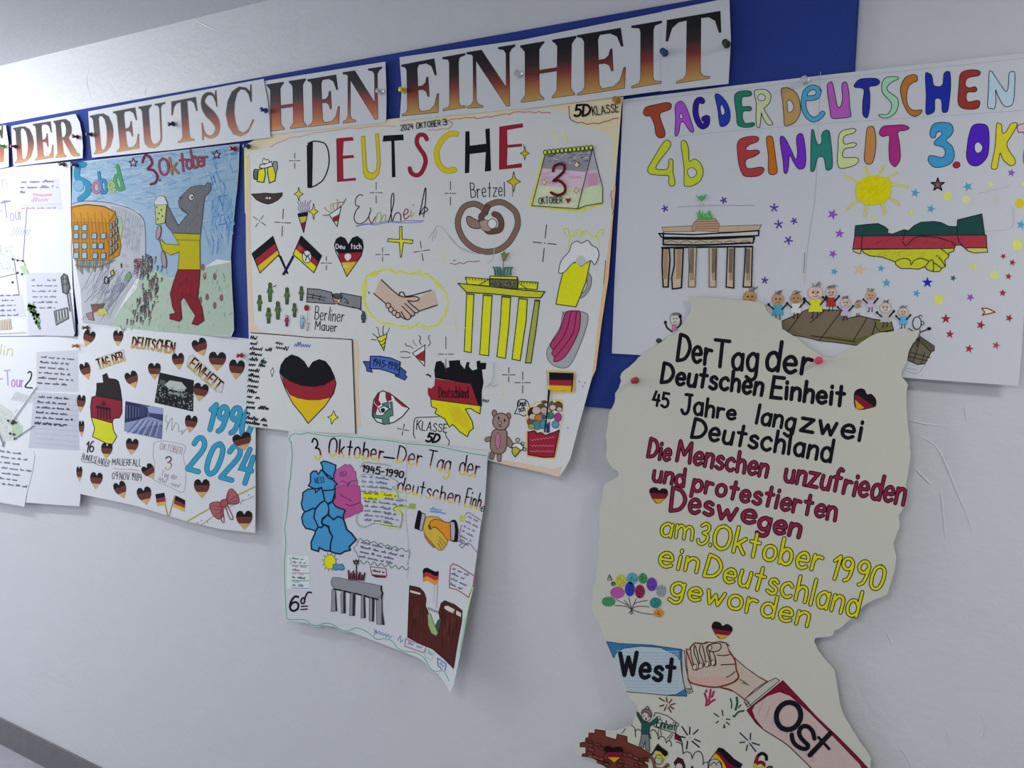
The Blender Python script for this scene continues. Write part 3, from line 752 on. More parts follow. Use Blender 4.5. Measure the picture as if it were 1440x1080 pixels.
cone((340, 130, 5.143), '632 885 718 825 690 972', [('632 885 718 825 712 865 655 905', 'd8d8d6'), ('655 905 708 880 700 930 665 935', '7a2a2c'), ('665 935 700 930 690 972', 'c8b890')],
     [('690 840 700 800 740 790 755 765', '6a3a30'), ('670 850 660 810 690 800 690 770', '9a7a40'), ('650 860 640 820 655 800', 'a8904a'), ('640 868 610 850 600 830', '9a7a40'), ('630 885 600 890 588 885', '5a3a30'), ('705 830 730 810 745 790', '8a5a30')], 'small red and white party cone')
cone((340, 310, 5.143), '978 850 1050 820 1028 942', [('978 850 1050 820 1028 942', 'd0c830')], [('985 845 960 830 945 815', BK), ('1000 840 990 810 985 780 970 770', '4a3a58'), ('1025 828 1020 790 1028 760', BK), ('1045 820 1060 800 1068 775', '5a3048'), ('975 865 950 862 935 860', BK), ('985 868 1010 875 1045 850', BK), ('998 890 1015 900 1042 875', BK), ('1012 915 1025 920 1036 905', BK)], 'yellow drawn party cone')
cone((340, 450, 5.143), '1235 240 1325 180 1322 335', [('1235 240 1325 180 1325 220 1255 260', 'd4d2d8'), ('1255 260 1325 215 1322 300 1290 292', '8a2a2c'), ('1290 292 1322 300 1322 335', 'd8c8a8')],
     [('1240 205 1215 190 1190 185 1182 165', BK), ('1300 180 1285 150 1295 130 1280 110', BK), ('1265 190 1245 165 1240 140', '8a8a58'), ('1345 190 1365 165 1350 130 1360 108', '4a3040'), ('1220 240 1185 228 1145 232', BK), ('1225 265 1190 272 1150 268', '5a3a50')], 'white red and gold drawn party cone')
# crossed flags
k = sh.part('flags_drawing', 'pair of crossed black red gold flags').z(340, 310, 5.143)
k.f('225 240 285 255 340 385 325 388 270 265', BK).f('368 250 382 262 310 398 290 392', '1c1838')
k.f('75 240 225 115 245 165 95 285', BK).f('95 285 245 165 262 215 112 335', '8e2432').f('112 335 262 215 272 245 132 380', 'd0a81c').l('75 240 225 115 272 245 132 380', 1.3, BK, closed=1)
k.f('430 112 578 255 555 300 405 160', BK).f('405 160 555 300 540 335 388 205', '8e2432').f('388 205 540 335 522 378 372 245', 'd6c41c').l('430 112 578 255 522 378 372 245', 1.3, BK, closed=1)
k.c(472, 262, 33, 46, 'd6d6d4', BK, 1).l('450 235 470 260 490 245', 1.4, BK, 1).l('462 290 475 255 492 285', 1.4, BK, 1).f('405 190 425 185 440 205 425 225 405 215', 'a04048')
k.end()
k = sh.part('heart_drawing', 'black red gold heart with small white lettering').z(340, 310, 5.143)
k.f('670 175 685 135 715 118 745 130 772 178 800 128 835 115 870 140 880 190 872 235 700 240 680 215', BK)
k.f('695 240 875 228 862 265 838 300 715 305', '8e2232').f('715 305 838 298 800 350 760 405 735 350', 'cfa820')
k.l('670 175 685 135 715 118 745 130 772 178 800 128 835 115 870 140 880 190 865 255 820 320 760 405 720 310 680 225', 1.2, BK, closed=1)
k.t('Deu', '682 205 745 205', 36, 1.1, 'd0d0cc').t('tsch', '790 205 865 205', 40, 1.1, 'd0d0cc').f('745 255 758 240 775 240 790 250 790 270 768 292 750 278', 'd4d0cc', 1)
k.scrib('735 345 800 340', 24, .9, 'e0d898', 3).end()
# green soldiers and the grey wall
k = sh.part('crowd_drawing', 'tiny green drawn figures with two in red and blue').z(340, 310, 5.143)
def fig(x, y, h, c, o=BK, head='4a5a3a'):
    k.f((x - h * .13, y - h * .5, x + h * .13, y - h * .5, x + h * .12, y + h * .1, x + h * .1, y + h * .5, x - h * .1, y + h * .5, x - h * .12, y + h * .1), c, out=o, w=.8)
    k.c(x, y - h * .66, h * .12, h * .15, head, o, .8).l((x - h * .22, y - h * .1, x - h * .12, y - h * .42), 1.3, c).l((x + h * .22, y - h * .1, x + h * .12, y - h * .42), 1.3, c).l((x, y + .1 * h, x, y + .5 * h), .7, o)
for x, y, h in ((205, 535, 105), (130, 610, 88), (328, 560, 92), (432, 540, 78), (262, 665, 98), (195, 700, 85), (383, 660, 75)): fig(x, y, h, '4e6a3a', '1e2a18')
fig(328, 735, 60, '8e3a4a', '5a2030', 'c8b8a8'); fig(438, 745, 72, '8ab0c4', '5a7a8a', 'c8c4bc')
k.c(472, 632, 17, 22, '8a1c28').l('480 665 475 800', .6, '6a6a70').l('225 480 255 470', 1, BK).l('478 745 492 742 480 800', .7, '5a5a60')
k.end()
k = sh.part('wall_drawing', 'grey broken wall drawing').z(340, 310, 5.143)
k.f('475 492 560 498 650 520 660 560 672 605 600 600 470 590', '77787c', out=BK, w=1.2).f('715 525 790 538 865 552 862 640 800 630 700 608 720 575', '77787c', out=BK, w=1.2)
k.l('470 530 540 545 610 560', 1.1, BK).l('475 555 540 562 600 580', 1, BK).l('520 530 510 570', .9, BK).l('570 540 560 580', .9, BK).l('740 560 765 580 770 600 745 590', 1.1, BK).l('650 525 665 545 658 560', 1.2, BK)
k.f('660 535 685 528 720 535 730 560 700 570 672 565', '4e5a48', out=BK, w=1).f('665 575 690 580 705 600 672 605', 'a86a60', out='4a3030', w=.8).f('690 585 708 570 712 600', 'c8b858')
for i in range(10): k.c(672 + i * 6, 545 + (i % 3) * 8, 3, 4, '2a3428')
k.l('800 625 850 640 885 662', 1, BK).c(882, 700, 15, 28, '55605a', BK, 1).c(882, 668, 8, 9, '4a5248', BK, .8).l('868 690 898 690', 1, BK).l('868 712 898 712', 1, BK).l('872 735 892 735', 1.6, BK)
k.end()
# handshake in a yellow halo
k = sh.part('handshake_drawing', 'drawn handshake inside a yellow zigzag halo').z(340, 310, 5.143)
k.l('905 400 960 370 1020 365 1060 350 1110 385 1150 365 1210 390 1250 375 1290 395 1340 385 1400 440 1440 470 1475 520 1490 600 1470 680 1440 720 1420 760 1330 770 1280 740 1230 780 1190 760 1130 770 1080 745 1000 740 950 700 915 650 890 590 880 520 885 440', 2.0, 'c6c83c', closed=1)
k.l('890 430 930 390 1000 360 1080 350 1120 375 1180 385 1240 395 1280 360 1310 410 1370 400 1420 450 1480 540 1490 640 1440 740 1350 790 1250 760 1190 790 1100 760 1010 745 930 690 880 600 870 480', 1.4, 'cdd04c', closed=1)
k.f('880 440 900 420 905 480 895 560 880 560', 'c8c848').f('925 385 985 370 985 395 945 410', 'c4c23c').f('1385 440 1430 455 1455 490 1420 480', 'c8c83a')
sk, so = 'bda692', '2a2426'
k.f('1000 430 1140 540 1215 550 1270 555 1280 575 1240 600 1275 650 1255 670 1225 690 1190 715 1160 700 1060 620 958 530', sk)
k.f('1280 555 1390 505 1418 600 1290 655 1250 610', sk)
k.l('1010 428 1085 500 1140 545', 1.5, so).l('955 528 1010 575 1045 605', 1.5, so)
k.l('1140 540 1145 520 1170 522 1200 548 1370 505', 1.5, so, 1).l('1140 542 1180 555 1250 550 1280 560 1280 575 1250 585 1205 580', 1.5, so, 1)
k.l('1200 580 1240 620 1278 650 1270 668 1245 660 1180 600', 1.4, so, 1).l('1245 660 1250 680 1230 688 1160 620', 1.4, so, 1).l('1220 690 1225 700 1195 718 1165 680 1155 660', 1.4, so, 1).l('1285 655 1415 612', 1.5, so)
for x, y in ((1060, 615), (1080, 645), (1105, 668), (1130, 685)): k.c(x, y, 17, 19, sk, so, 1.3)
k.l('1145 690 1165 705 1195 718', 1.4, so).c(920, 522, 4, 7, '2a2a30').end()
# gate
k = sh.part('gate_drawing', 'yellow drawn gate with five columns and green chariot').z(600, 310, 5.143)
YG = 'cbcc22'
for p in ('290 530 342 535 322 955 272 948', '410 538 474 542 448 978 384 970', '545 548 608 555 595 760 570 998 508 985 532 760', '668 562 728 570 720 720 676 1015 618 1003 652 720'): k.f(p, YG, out='2a2a1c', w=1.3)
k.f('785 575 818 578 790 800 755 1032 715 1030 748 800', '9aa044', out='2a2a1c', w=1.3)
k.f('280 410 455 425 455 475 295 460', YG, out='2a2a1c', w=1.2).f('665 440 805 448 798 500 660 490', YG, out='2a2a1c', w=1.2)
k.f('458 402 655 408 662 432 655 495 455 480', '57584a', out='2a2a1c', w=1.2).f('458 402 655 408 655 428 460 420', YG, out='2a2a1c', w=1.2)
k.f('228 455 300 462 455 478 700 505 855 515 825 560 700 555 470 530 290 520', 'b8ba2c', out='2a2a1c', w=1.4)
rn = random.Random(7)
for i in range(46):
    x = rn.uniform(465, 650); y = rn.uniform(435, 480); k.l((x, y, x + rn.uniform(-9, 9), y + 9), .8, '8a8c6a' if i % 2 else '1e1e18')
for i in range(7): k.l((292 + i * 22, 414 + i * 2, 292 + i * 22, 428 + i * 2), .9, '2a2a1c')
for i in range(6): k.l((690 + i * 20, 442 + i * 1, 690 + i * 20, 458 + i), .9, '2a2a1c')
k.l('385 465 455 425', 1, '2a2a1c').l('670 450 735 500', 1, '2a2a1c')
for x0, x1, y in ((290, 340, 530), (412, 472, 540), (548, 606, 552), (670, 728, 565), (785, 816, 580)): k.l((x0, y, x1, y + 4), 1.6, '4a4a28')
for i, d in enumerate((-58, -38, -18, 4, 26, 48)):
    x = 560 + d; k.l((x, 395, x + (-6 if i < 3 else 6), 345, x + (-16 if i < 3 else 16), 340), 2.2, '2c6058').l((x + 6, 395, x + 2, 362), 1.6, '34685e')
k.l('555 395 562 290', 1.2, '5a6a4a').f('545 235 558 245 565 222 578 246 598 235 580 270 572 292 556 290', '7a7a40', out='4a4a28', w=.7)
k.end()
# beer glass and sausage plate
k = sh.part('beer_glass_drawing', 'drawn yellow beer glass with white foam').z(600, 310, 5.143)
for p in ('990 70 1000 95 1030 115 1070 110 1100 75 1085 70 1040 130 1020 210', '1135 75 1115 120 1120 85 1150 75 1190 110 1240 115 1280 85 1270 60 1225 110 1245 150 1250 190', '985 65 1020 60 1030 100'): k.l(p, 1.6, 'c4c848', 1)
k.f('1165 375 1190 410 1188 470 1165 520 1130 555 1108 558 1110 535 1140 515 1160 470 1160 420', '8f9096', 1, '4a4a50', .9)
k.f('985 380 1040 310 1185 290 1150 450 1080 625 935 605 960 480', 'd2d61e', out='4a4a20', w=1.4)
k.f('955 370 975 290 1030 225 1050 170 1090 150 1120 165 1165 145 1195 180 1235 205 1245 260 1215 320 1190 290 1150 310 1115 330 1080 300 1045 320 1000 370 970 382', 'c9cdd2', 1, '4a5058', 1.2)
k.f('1075 295 1110 255 1140 265 1155 300 1115 328', 'b0b5b2', 1).end()
k = sh.part('sausage_plate_drawing', 'drawn pink sausages on a grey plate').z(600, 310, 5.143)
k.f('990 670 1060 655 1140 665 1168 700 1150 790 1110 900 1060 1010 1010 1065 930 1055 880 1010 868 950 890 900 930 830 970 760', '979a9c', 1, '55606a', 1.1)
for p in ('1000 680 1030 655 1060 660 1050 720 1020 800 980 860 935 930 905 925 895 895 920 860 960 800 985 730', '1045 665 1085 655 1095 690 1070 790 1020 880 960 960 930 985 905 960 930 920 990 840 1025 750', '1085 662 1110 668 1112 720 1100 800 1050 910 990 995 930 1022 920 1000 945 970 1010 890 1065 800'):
    k.f(p, 'a03a62', 1, '5a1c34', 1.2)
k.l('980 660 995 680', 1, '5a1c34').end()
# ribbon, eye, country map, balloons of text
k = sh.part('ribbon_drawing', 'blue drawn ribbon banner').z(340, 450, 5.143)
k.f('878 300 930 300 935 350 945 378 905 370 900 340', '3a4e8e', out='141c3a', w=1.2).f('1140 335 1190 375 1180 395 1195 410 1180 435 1110 405 1115 365', '3a4e8e', out='141c3a', w=1.2)
k.f('930 262 1000 262 1080 275 1148 305 1135 400 1060 372 1000 355 928 350', '4560a8', out='141c3a', w=1.4)
k.t('1945-1990', '945 325 1135 365', 48, 1.5, '1c2848').end()
k = sh.part('eye_drawing', 'drawn eye shape striped red and white over green').z(340, 450, 5.143)
k.f('945 650 955 580 985 530 1020 512 1070 530 1130 575 1210 640 1160 700 1100 740 1030 755 975 735 945 695', 'd4d4d2', 0, BK, 1.5)
k.f('960 580 985 530 1000 525 990 580 1010 610 985 625 960 600', '7a2430').f('1040 515 1080 535 1085 580 1050 590 1040 560', '7a2430').f('945 650 955 600 985 630 965 690', '7a2430').f('1095 550 1150 595 1205 638 1160 625 1110 580', '8a2a34')
k.f('1015 605 1060 592 1065 640 1080 640 1070 595 1088 590 1095 690 1065 700 1068 752 1020 752 1015 715 955 705 945 660 975 690 1020 690 1040 670', '4a7a68', out='1e3a30', w=1)
k.f('990 640 1030 620 1070 640 1040 665 1000 665', 'e0e0dc', out=BK, w=1.2).c(1022, 650, 16, 13, BK).end()
k = sh.part('map_drawing', 'black red gold country map drawing').z(600, 480, 5.143)
k.f('68 148 100 140 125 160 135 195 165 185 160 140 240 135 245 165 275 200 290 150 312 150 305 180 330 210 365 200 360 145 385 138 390 155 432 155 428 200 400 205 412 300 395 380 400 465 370 460 320 310 60 265 55 205', BK)
k.f('60 268 320 308 372 462 30 420 8 380 8 335 35 340 55 320', '8e2432').f('30 418 375 465 392 465 385 525 340 500 320 485 280 490 330 580 338 630 310 650 295 690 240 655 190 600 165 620 130 560 60 520 75 490 35 470', 'd8c41a', out='2a2418', w=1.3)
k.f('150 480 230 470 300 560 310 640 200 580', 'd2b420').t('Deutschland', '90 405 300 408', 78, 1.4, '2a1418')
k.l('-2 240 30 250', 1.6, BK).l('10 235 30 262', 1.2, BK).t('ost', '405 432 445 445', 26, 1.1, BK).l('395 280 398 470', .9, BK).end()
k = sh.part('lettering', 'black class lettering in a speech cloud').z(540, 600, 9)
k.t('KLASSE', '410 35 795 75', 120, 1.3, BK, h2=95).t('5D', '530 185 680 205', 110, 3.0, BK, it=.25)
k.l('395 150 375 100 375 30 385 -80 420 -115 560 -120 700 -130', 1.1, BK, 1).l('775 70 790 130 825 180 815 240', 1.1, BK, 1).end()
k = sh.part('bear_drawing', 'drawn brown teddy bear with a beer mug').z(600, 480, 5.143)
bo = '4a3830'
for p in ((490, 520), (592, 542)): k.c(p[0], p[1], 17, 24, '8a7468', bo, 1.2)
k.f('465 690 425 700 428 725 470 715', '8a7468', 1, bo, 1.2).f('575 690 600 700 630 755 610 770 575 740', '8a7468', 1, bo, 1.2)
for p in ('468 800 490 810 482 852 458 845', '512 815 538 815 535 865 515 862'): k.f(p, '8a7468', 1, bo, 1.2)
k.f('490 640 570 640 582 700 572 780 540 812 490 808 462 770 465 700', '8a7468', 1, bo, 1.3).c(538, 580, 60, 62, '927b6e', bo, 1.3)
k.c(516, 720, 18, 60, 'b06a8c', '6a3a50', .8).c(522, 555, 6, 12, '2a1e1a').c(565, 572, 6, 12, '2a1e1a').c(530, 590, 14, 12, 'a88a7e', bo, .8).l('520 620 530 605 545 625', 1, bo)
k.f('622 765 660 750 678 790 640 835 618 800', 'b4a030', 0, '2a2a18', 1.2).f('618 765 630 740 660 735 690 745 700 775 680 785 650 765', 'd4d4d0', 1, '2a2a18', 1.2)
for x, y in ((660, 712), (695, 740), (708, 780)): k.c(x, y, 13, 12, None, '2a2a18', 1)
k.end()
k = sh.part('speech_bubble_drawing', 'small speech bubble').z(600, 480, 5.143)
k.l('635 525 655 480 660 435 690 420 725 430 742 470 735 510 705 540 670 525 635 525', 1.2, BK, 1).t('Deut', '665 470 722 465', 40, 1.2, BK).t('sch', '668 510 712 502', 40, 1.2, BK).end()
k = sh.part('basket_drawing', 'drawn red basket full of people under a flag').z(600, 480, 5.143)
k.f('865 205 1080 215 1080 375 905 385 905 420 985 420 990 560 965 640 965 700 930 855 725 838 715 660 735 640 715 560 725 480 790 440 880 420 875 205', 'e8b070')
k.f('885 225 1068 235 1062 360 900 355 900 430 978 435 980 560 955 640 960 660 920 838 735 815 732 655 745 640 728 560 738 490 800 450 870 435', 'd4d0c8')
for x, y, rx, ry, c in ((770, 520, 40, 45, '2a2422'), (830, 490, 42, 40, '5a4a40'), (905, 470, 22, 40, '6a5a4a'), (950, 470, 36, 38, '5a4638'), (755, 580, 30, 34, '6a4a40'), (850, 440, 22, 14, '5a4638')): k.c(x, y, rx, ry, c)
for x, y, rx, ry, c in ((795, 500, 32, 28, 'b8a898'), (770, 545, 28, 22, 'c4a890'), (850, 500, 26, 24, 'b4a08c'), (912, 478, 24, 20, 'c0b0a0'), (960, 492, 20, 18, 'b8a090')): k.c(x, y, rx, ry, c, '4a3a34', .7)
for x, y, rx, ry, c in ((812, 552, 30, 26, 'b06a38'), (895, 535, 26, 26, '3a7a58'), (950, 548, 26, 32, '9a3a7c'), (800, 605, 36, 34, '4a7a78'), (845, 600, 22, 34, '3a8a90'), (932, 600, 26, 28, '5a86a4'), (760, 615, 22, 20, '7a9a58'), (850, 545, 14, 16, '4a4a8a')): k.c(x, y, rx, ry, c, '3a3a38', .7)
k.f('872 600 892 575 890 660 866 660', '26366e').f('735 655 780 645 800 665 830 658 860 680 900 665 930 655 960 640 935 760 920 835 850 838 735 818', '8e2232', out='4a1018', w=1.4)
for j in range(3):
    for i in range(16): k.l((755 + i * 11, 710 + j * 40 + (i % 2) * 6 - i * 1.5 * (j == 0), 760 + i * 11, 712 + j * 40 + (i % 2) * 6 - i * 1.5 * (j == 0)), 1.1, 'c89aa0')
k.f('882 345 900 348 875 560 862 660 852 655 872 500', '2a1c18').f('890 226 1064 232 1062 280 890 278', BK).f('890 278 1062 280 1058 322 888 316', '8e2432').f('888 316 1058 322 1052 362 1000 352 960 358 930 350 886 350', 'caa61e').l('890 226 1064 232 1052 362', 1.3, BK)
k.end()
for x, y in ((1105, 290), (1145, 300), (1130, 328), (1022, 625)): k = sh.part('ink_dot').z(600, 480, 5.143).c(x, y, 4, 5, '3a3a44').end()
# the glued sheet with the names and the big heart
ns = Sheet('x', None, None, '352 468.5 420 472 495.6 477.2 498 530 500.4 609.5 470 609.5 406 606 345 598 348 576 351 520',   .0184, CARD, bends=sh.bends, root=sh, pname='name_sheet')
ns.paper['label'] = 'smaller glued sheet with a list of names and a big heart'
k = ns.part('border_line').z(340, 450, 5.143)
k.l('65 92 240 105 370 115 480 126 640 132 798 142', 1.2, BK).l('798 142 808 400 824 820', 1.5, '2a2a30').end()
k = ns.part('heart_drawing', 'big black red gold heart').z(340, 450, 5.143)
k.f('275 375 285 325 315 280 360 252 410 268 450 300 482 352 515 305 560 286 605 300 640 345 665 400 672 425 600 470 520 485 430 475 350 445 290 405', BK)
k.f('288 405 350 445 430 475 520 485 600 470 672 425 682 460 665 530 640 565 560 580 480 580 400 565 345 540 305 470', '8a2230').f('345 540 400 565 480 580 560 580 642 563 600 625 540 690 480 748 440 690 370 605', 'cda81c')
k.l('275 375 285 325 315 280 360 252 410 268 450 300 482 352 515 305 560 286 605 300 640 345 668 405 682 460 665 530 600 625 480 748 440 690 370 605 320 510 285 420', 1.3, BK, closed=1).end()
k = ns.part('name_list', 'column of small black handwritten names').z(340, 450, 5.143)
for i in range(15):
    y = 125 + i * 38.5; x = 62 - i * 2.2
    k.scrib((x, y + 12, x + (85, 88, 160, 120, 110, 125, 80, 85, 95, 90, 85, 90, 80, 165, 30)[i], y + 24), 24, 1.3, BK, i + 3)
k.scrib('35 715 180 735', 24, 1.4, BK, 41).scrib('28 745 185 770', 24, 1.4, BK, 42).end()
k = ns.part('lettering', 'small black handwriting').z(340, 450, 5.143)
k.scrib('245 170 305 185', 26, 1.2, BK, 8).scrib('245 205 350 225', 28, 1.2, BK, 9).end()
k = ns.part('lettering', 'blue small handwriting').z(340, 450, 5.143).scrib('380 190 550 200', 32, 1.2, '4a5a9a', 10).end()
k = ns.part('ink_dot', 'green ink blot').z(340, 450, 5.143).c(160, 305, 22, 14, '2a5a40').end()
k = ns.part('star_mark', 'yellow drawn star').z(340, 450, 5.143)
k.f('665 655 678 690 698 705 670 720 650 755 643 715 620 702 650 690', 'd2cc30', out=BK, w=1).end()
k = ns.part('star_mark', 'small pale drawn star').z(340, 450, 5.143)
k.f('225 345 232 370 220 410 208 372', 'd0d0b8', out='3a3a30', w=.9).end()
k = ns.part('ink_dot', 'pale yellow dot').z(340, 450, 5.143).c(580, 712, 12, 10, 'c8cc58').end()

# ---------------------------------------------------------------- many hearts poster
GAIN[0] = 1.05
sh = Sheet('poster', 'white poster covered in cut out hearts, with 1990, 2024 and two small photographs', 'poster',
  '109.5 455.5 230 464.5 305 471.5 351 476.5 358 480 359.5 560 359 650 358.8 749.5 310 744 263.8 733.5 190 711 112.5 694.5 111 600', .0152, PAPER, bends=[(0, -1, -1.30, .12)], group='hand drawn posters on the wall')
Z2 = (100, 450, 3.6)
k = sh.part('photograph', 'glued dark photograph of a crowded hall').z(*Z2)
k.f('448 265 622 305 618 464 422 418', '1d2022')
rn = random.Random(2)
k.f('500 305 560 315 585 345 560 365 500 350 470 330', 'b8c0b8').f('495 360 575 372 570 385 490 372', '8a9490').f('450 300 480 308 475 330 446 325', '565e5c')
k.hatch()
for i in range(170):
    u, v = rn.random(), .38 + .6 * rn.random()
    x = 448 + 174 * u - 26 * v * (1 - u * .8); y = 265 + 40 * u + 153 * v; k.c(x, y, 3.4, 3.2, ('9aa29c', '6c746e', '4a504c', 'b4bab2', '2c302e')[i % 5], n=6)
k.end()
k = sh.part('photograph', 'glued bluish photograph of a street with the wall').z(*Z2)
k.f('275 410 467 447 460 604 268 562', '5a6488').f('400 434 467 447 465 480 400 470 380 450', '96a2c8').f('275 412 350 426 390 448 385 490 330 510 272 520', '2c3458').f('350 428 378 436 378 480 350 490', '3c4468')
k.f('272 520 330 508 390 490 464 500 462 530 380 540 300 570 268 562', '8c96b8').f('400 470 466 478 465 512 430 500 395 488', '3a4268').f('300 570 380 540 462 540 460 604', '6c769c')
for i in range(10): k.l((285 + i * 16, 572 + i * 2, 350 + i * 11, 500 + i * 2), 1, 'b4bcd4' if i % 2 else '48507a')
for i in range(5): k.l((285 + i * 15, 430 + i * 3, 284 + i * 15, 500 - i * 3), .9, '7680a4')
k.end()
HE = [(88, 92, 30, 42, .35), (238, 92, 26, 40, .05), (75, 258, 27, 44, -.3), (50, 422, 22, 44, .1), (53, 550, 14, 42, 0), (42, 780, 15, 40, 0), (655, 138, 38, 46, -.35), (740, 208, 44, 48, .05), (838, 250, 40, 50, .1),
      (543, 208, 31, 42, -.1), (422, 258, 32, 42, 0), (310, 302, 33, 44, -.35), (655, 365, 38, 46, .2), (606, 525, 32, 44, .15), (868, 615, 48, 44, -.25), (180, 662, 29, 40, .1), (308, 640, 32, 42, .1), (396, 768, 32, 40, -.55),
      (127, 812, 32, 42, .1), (252, 860, 32, 44, -.35), (373, 890, 37, 46, -.2), (662, 852, 40, 48, 0), (877, 1012, 42, 48, 0)]
HP = nums('-1 -.35 -.92 -.75 -.6 -.98 -.25 -.92 0 -.55 .25 -.92 .6 -.98 .92 -.75 1 -.35 .9 .05 .6 .45 .3 .75 0 1.05 -.3 .75 -.6 .45 -.9 .05')
def heart(k, x, y, rx, ry, r, c, K=1):
    ca, sa = math.cos(r), math.sin(r)
    T = lambda pl: [q for a, b in pl for q in (x + a * rx * ca - b * ry * sa, y + a * rx * sa + b * ry * ca)]
    k.f(T(HP), c[0]); k.f(T(nums('-1 -.33 1 -.33 .9 .05 .6 .45 .3 .75 0 1.05 -.3 .75 -.6 .45 -.9 .05')), c[1]); k.f(T(nums('-.66 .38 .66 .38 .3 .75 0 1.05 -.3 .75')), c[2])
for x, y, rx, ry, r in HE:
    k = sh.part('heart_cutout', base=14 if (x, y) in ((655, 365), (422, 258)) else 9).z(*Z2); heart(k, x, y, rx, ry, r, ('1e1a1c', '6c3832', 'd0a96c')); k.end()
def paperword(name, lab, outl, word, a, h, w):
    k = sh.part(name, lab, base=4).z(*Z2)
    if outl: k.f(outl, 'd0d0d2', 0, 'a8a4a0', .9)
    k.t(word, a, h, w, BK, out='c8bc98', ow=1.4, grad=[(6, '141418'), (3, '8a2a34'), (-9, 'b8a060')]).end()
paperword('word_cutout', 'cut out words in black red and gold', '130 195 265 150 275 205 145 250', 'TAG DER', '142 245 270 205', 46, 1.9)
paperword('lettering', 'black red and gold block letters', None, 'DEUTSCHEN', '308 138 520 168', 56, 2.1)
paperword('word_cutout', 'cut out word set on a slant', '600 182 620 178 772 325 762 368 735 362 585 235', 'EINHEIT', '592 235 740 358', 52, 2.1)
BL, BO = '3aa0c4', '1c3c58'
for w_, a, h, ww, h2 in (('1990', '685 550 900 590', 128, 5, 142), ('2024', '590 750 893 830', 170, 5, 172)):
    for i, ch in enumerate(w_):
        (x0, y0), (x1, y1) = nums(a)
        n = GL[ch][0]; tot = sum(GL[c][0] for c in w_) + 2.6 * 3; s0 = sum(GL[c][0] + 2.6 for c in w_[:i])
        A = lambda f: (x0 + (x1 - x0) * f / tot, y0 + (y1 - y0) * f / tot)
        k = sh.part('numeral', 'blue outlined numeral ' + ch).z(*Z2); p, q = A(s0), A(s0 + n)
        k.t(ch, (*p, *q), h + (h2 - h) * i / 3, 6.2, BL, out=BO, ow=1.4, it=.05); k.end()
k = sh.part('map_drawing', 'black red gold country map with a small gate').z(*Z2)
k.f('130 320 165 318 160 280 180 270 190 295 225 300 240 310 250 350 258 408 125 385 130 350', '2a2628', out=BK, w=1).f('105 390 125 384 258 408 258 470 245 495 215 500 208 522 150 505 102 492 98 440', '8a2436', out=BK, w=1)
k.f('102 492 150 505 210 522 215 560 232 590 210 628 180 625 140 605 108 590 120 550', 'd4d22c', out=BK, w=1.1)
k.f('128 432 200 445 202 458 126 446', '2a1a1c').f('150 430 165 405 182 436', '4a2024')
for i in range(5): k.l((135 + i * 15, 448 + i * 2.5, 137 + i * 15, 492 + i * 2.5), 1.7, '2a1a1c')
k.end()
k = sh.part('lettering', 'small dark pencil lettering').z(*Z2)
k.t('16', '75 668 112 668', 56, 2.0, '3a2c34', it=.1).end()
k = sh.part('lettering', 'thin pencil word').z(*Z2).t('BUNDESLANDER', '52 705 190 740', 30, .8, '4a4a50')
for x in (128, 136): k.c(x, 692, 2, 2.5, '4a4a50')
k.l('50 712 80 722 110 722 140 735 165 738 190 742', .8, '5a6e74', 1).end()
k = sh.part('lettering', 'dark pencil lettering with a date').z(*Z2)
k.t('MAUERFALL', '208 735 355 740', 34, .95, '3a3438').end()
k = sh.part('lettering', 'dark pencil date').z(*Z2).t('09.NOV.1989', '208 805 355 815', 34, .95, '3a3438')
k.l('212 750 250 756 300 756 350 764', .8, 'b08a90', 1).l('220 768 290 772 350 778', .8, 'b8949a', 1).end()
k = sh.part('lettering', 'looping grey green script').z(*Z2)
k.l('485 480 478 510 490 520 480 560 500 510 512 500 510 560 530 520 545 540 545 565 565 560 560 580 585 550', .9, '8a9a98', 1).end()
k = sh.part('calendar_drawing', 'faint drawn page with a 3').z(*Z2)
k.l('420 620 470 612 540 625 580 640 568 690 580 760 570 870 500 845 420 810 415 790 425 730 415 690 420 620', .9, 'a8a8aa', 1)
k.t('OKTOBER', '448 655 560 680', 34, 1, 'b0a0a4').t('3', '476 755 506 755', 66, 2.0, '4a4034', grad=[(6, '5a5058'), (3, 'b07a78'), (-9, 'c8b888')]).t('Tag der', '455 790 535 808', 28, .8, 'a8a0a4').scrib('440 815 550 850', 22, .8, 'b0a8ac', 3).end()
k = sh.part('flags_drawing', 'two crossed paper flags').z(*Z2)
k.l('468 900 490 990', 1.8, 'a89468').l('525 890 497 992', 1.8, 'a89468')
k.f('426 882 472 874 476 895 430 905', '1c1a1e').f('430 905 476 895 480 918 432 925', '9a3050').f('432 925 480 918 482 938 436 942', 'd0b850').f('530 888 578 912 578 935 524 910', '1c1a1e').f('524 910 578 935 576 952 520 930', '9a3040').f('520 930 576 952 574 972 516 945', 'd0b850').end()
k = sh.part('ribbon_drawing', 'red bow on a drawn gift ribbon').z(*Z2)
k.l('590 1018 700 955 930 845', 2, 'b8aa50').l('655 1040 760 965 930 890', 1, 'a89a90')
for x, y in ((660, 1015), (690, 1022), (720, 985), (870, 912), (900, 885), (640, 1025), (860, 930)): k.c(x, y, 3, 3, '6a5a5a')
k.f('705 930 740 920 765 935 770 985 750 1008 722 990 705 955', 'b06468', 1, '6a2c38', 1.1).f('785 915 795 870 815 855 845 890 848 925 820 932 795 930', 'b06468', 1, '6a2c38', 1.1)
k.f('760 915 785 908 795 930 775 950 758 940', 'a85860', 1, '6a2c38', 1.1).l('768 950 775 1020 762 1015 760 960', 1.2, '8a4450', 1).l('790 935 820 1000 805 1005 782 945', 1.2, '8a4450', 1)
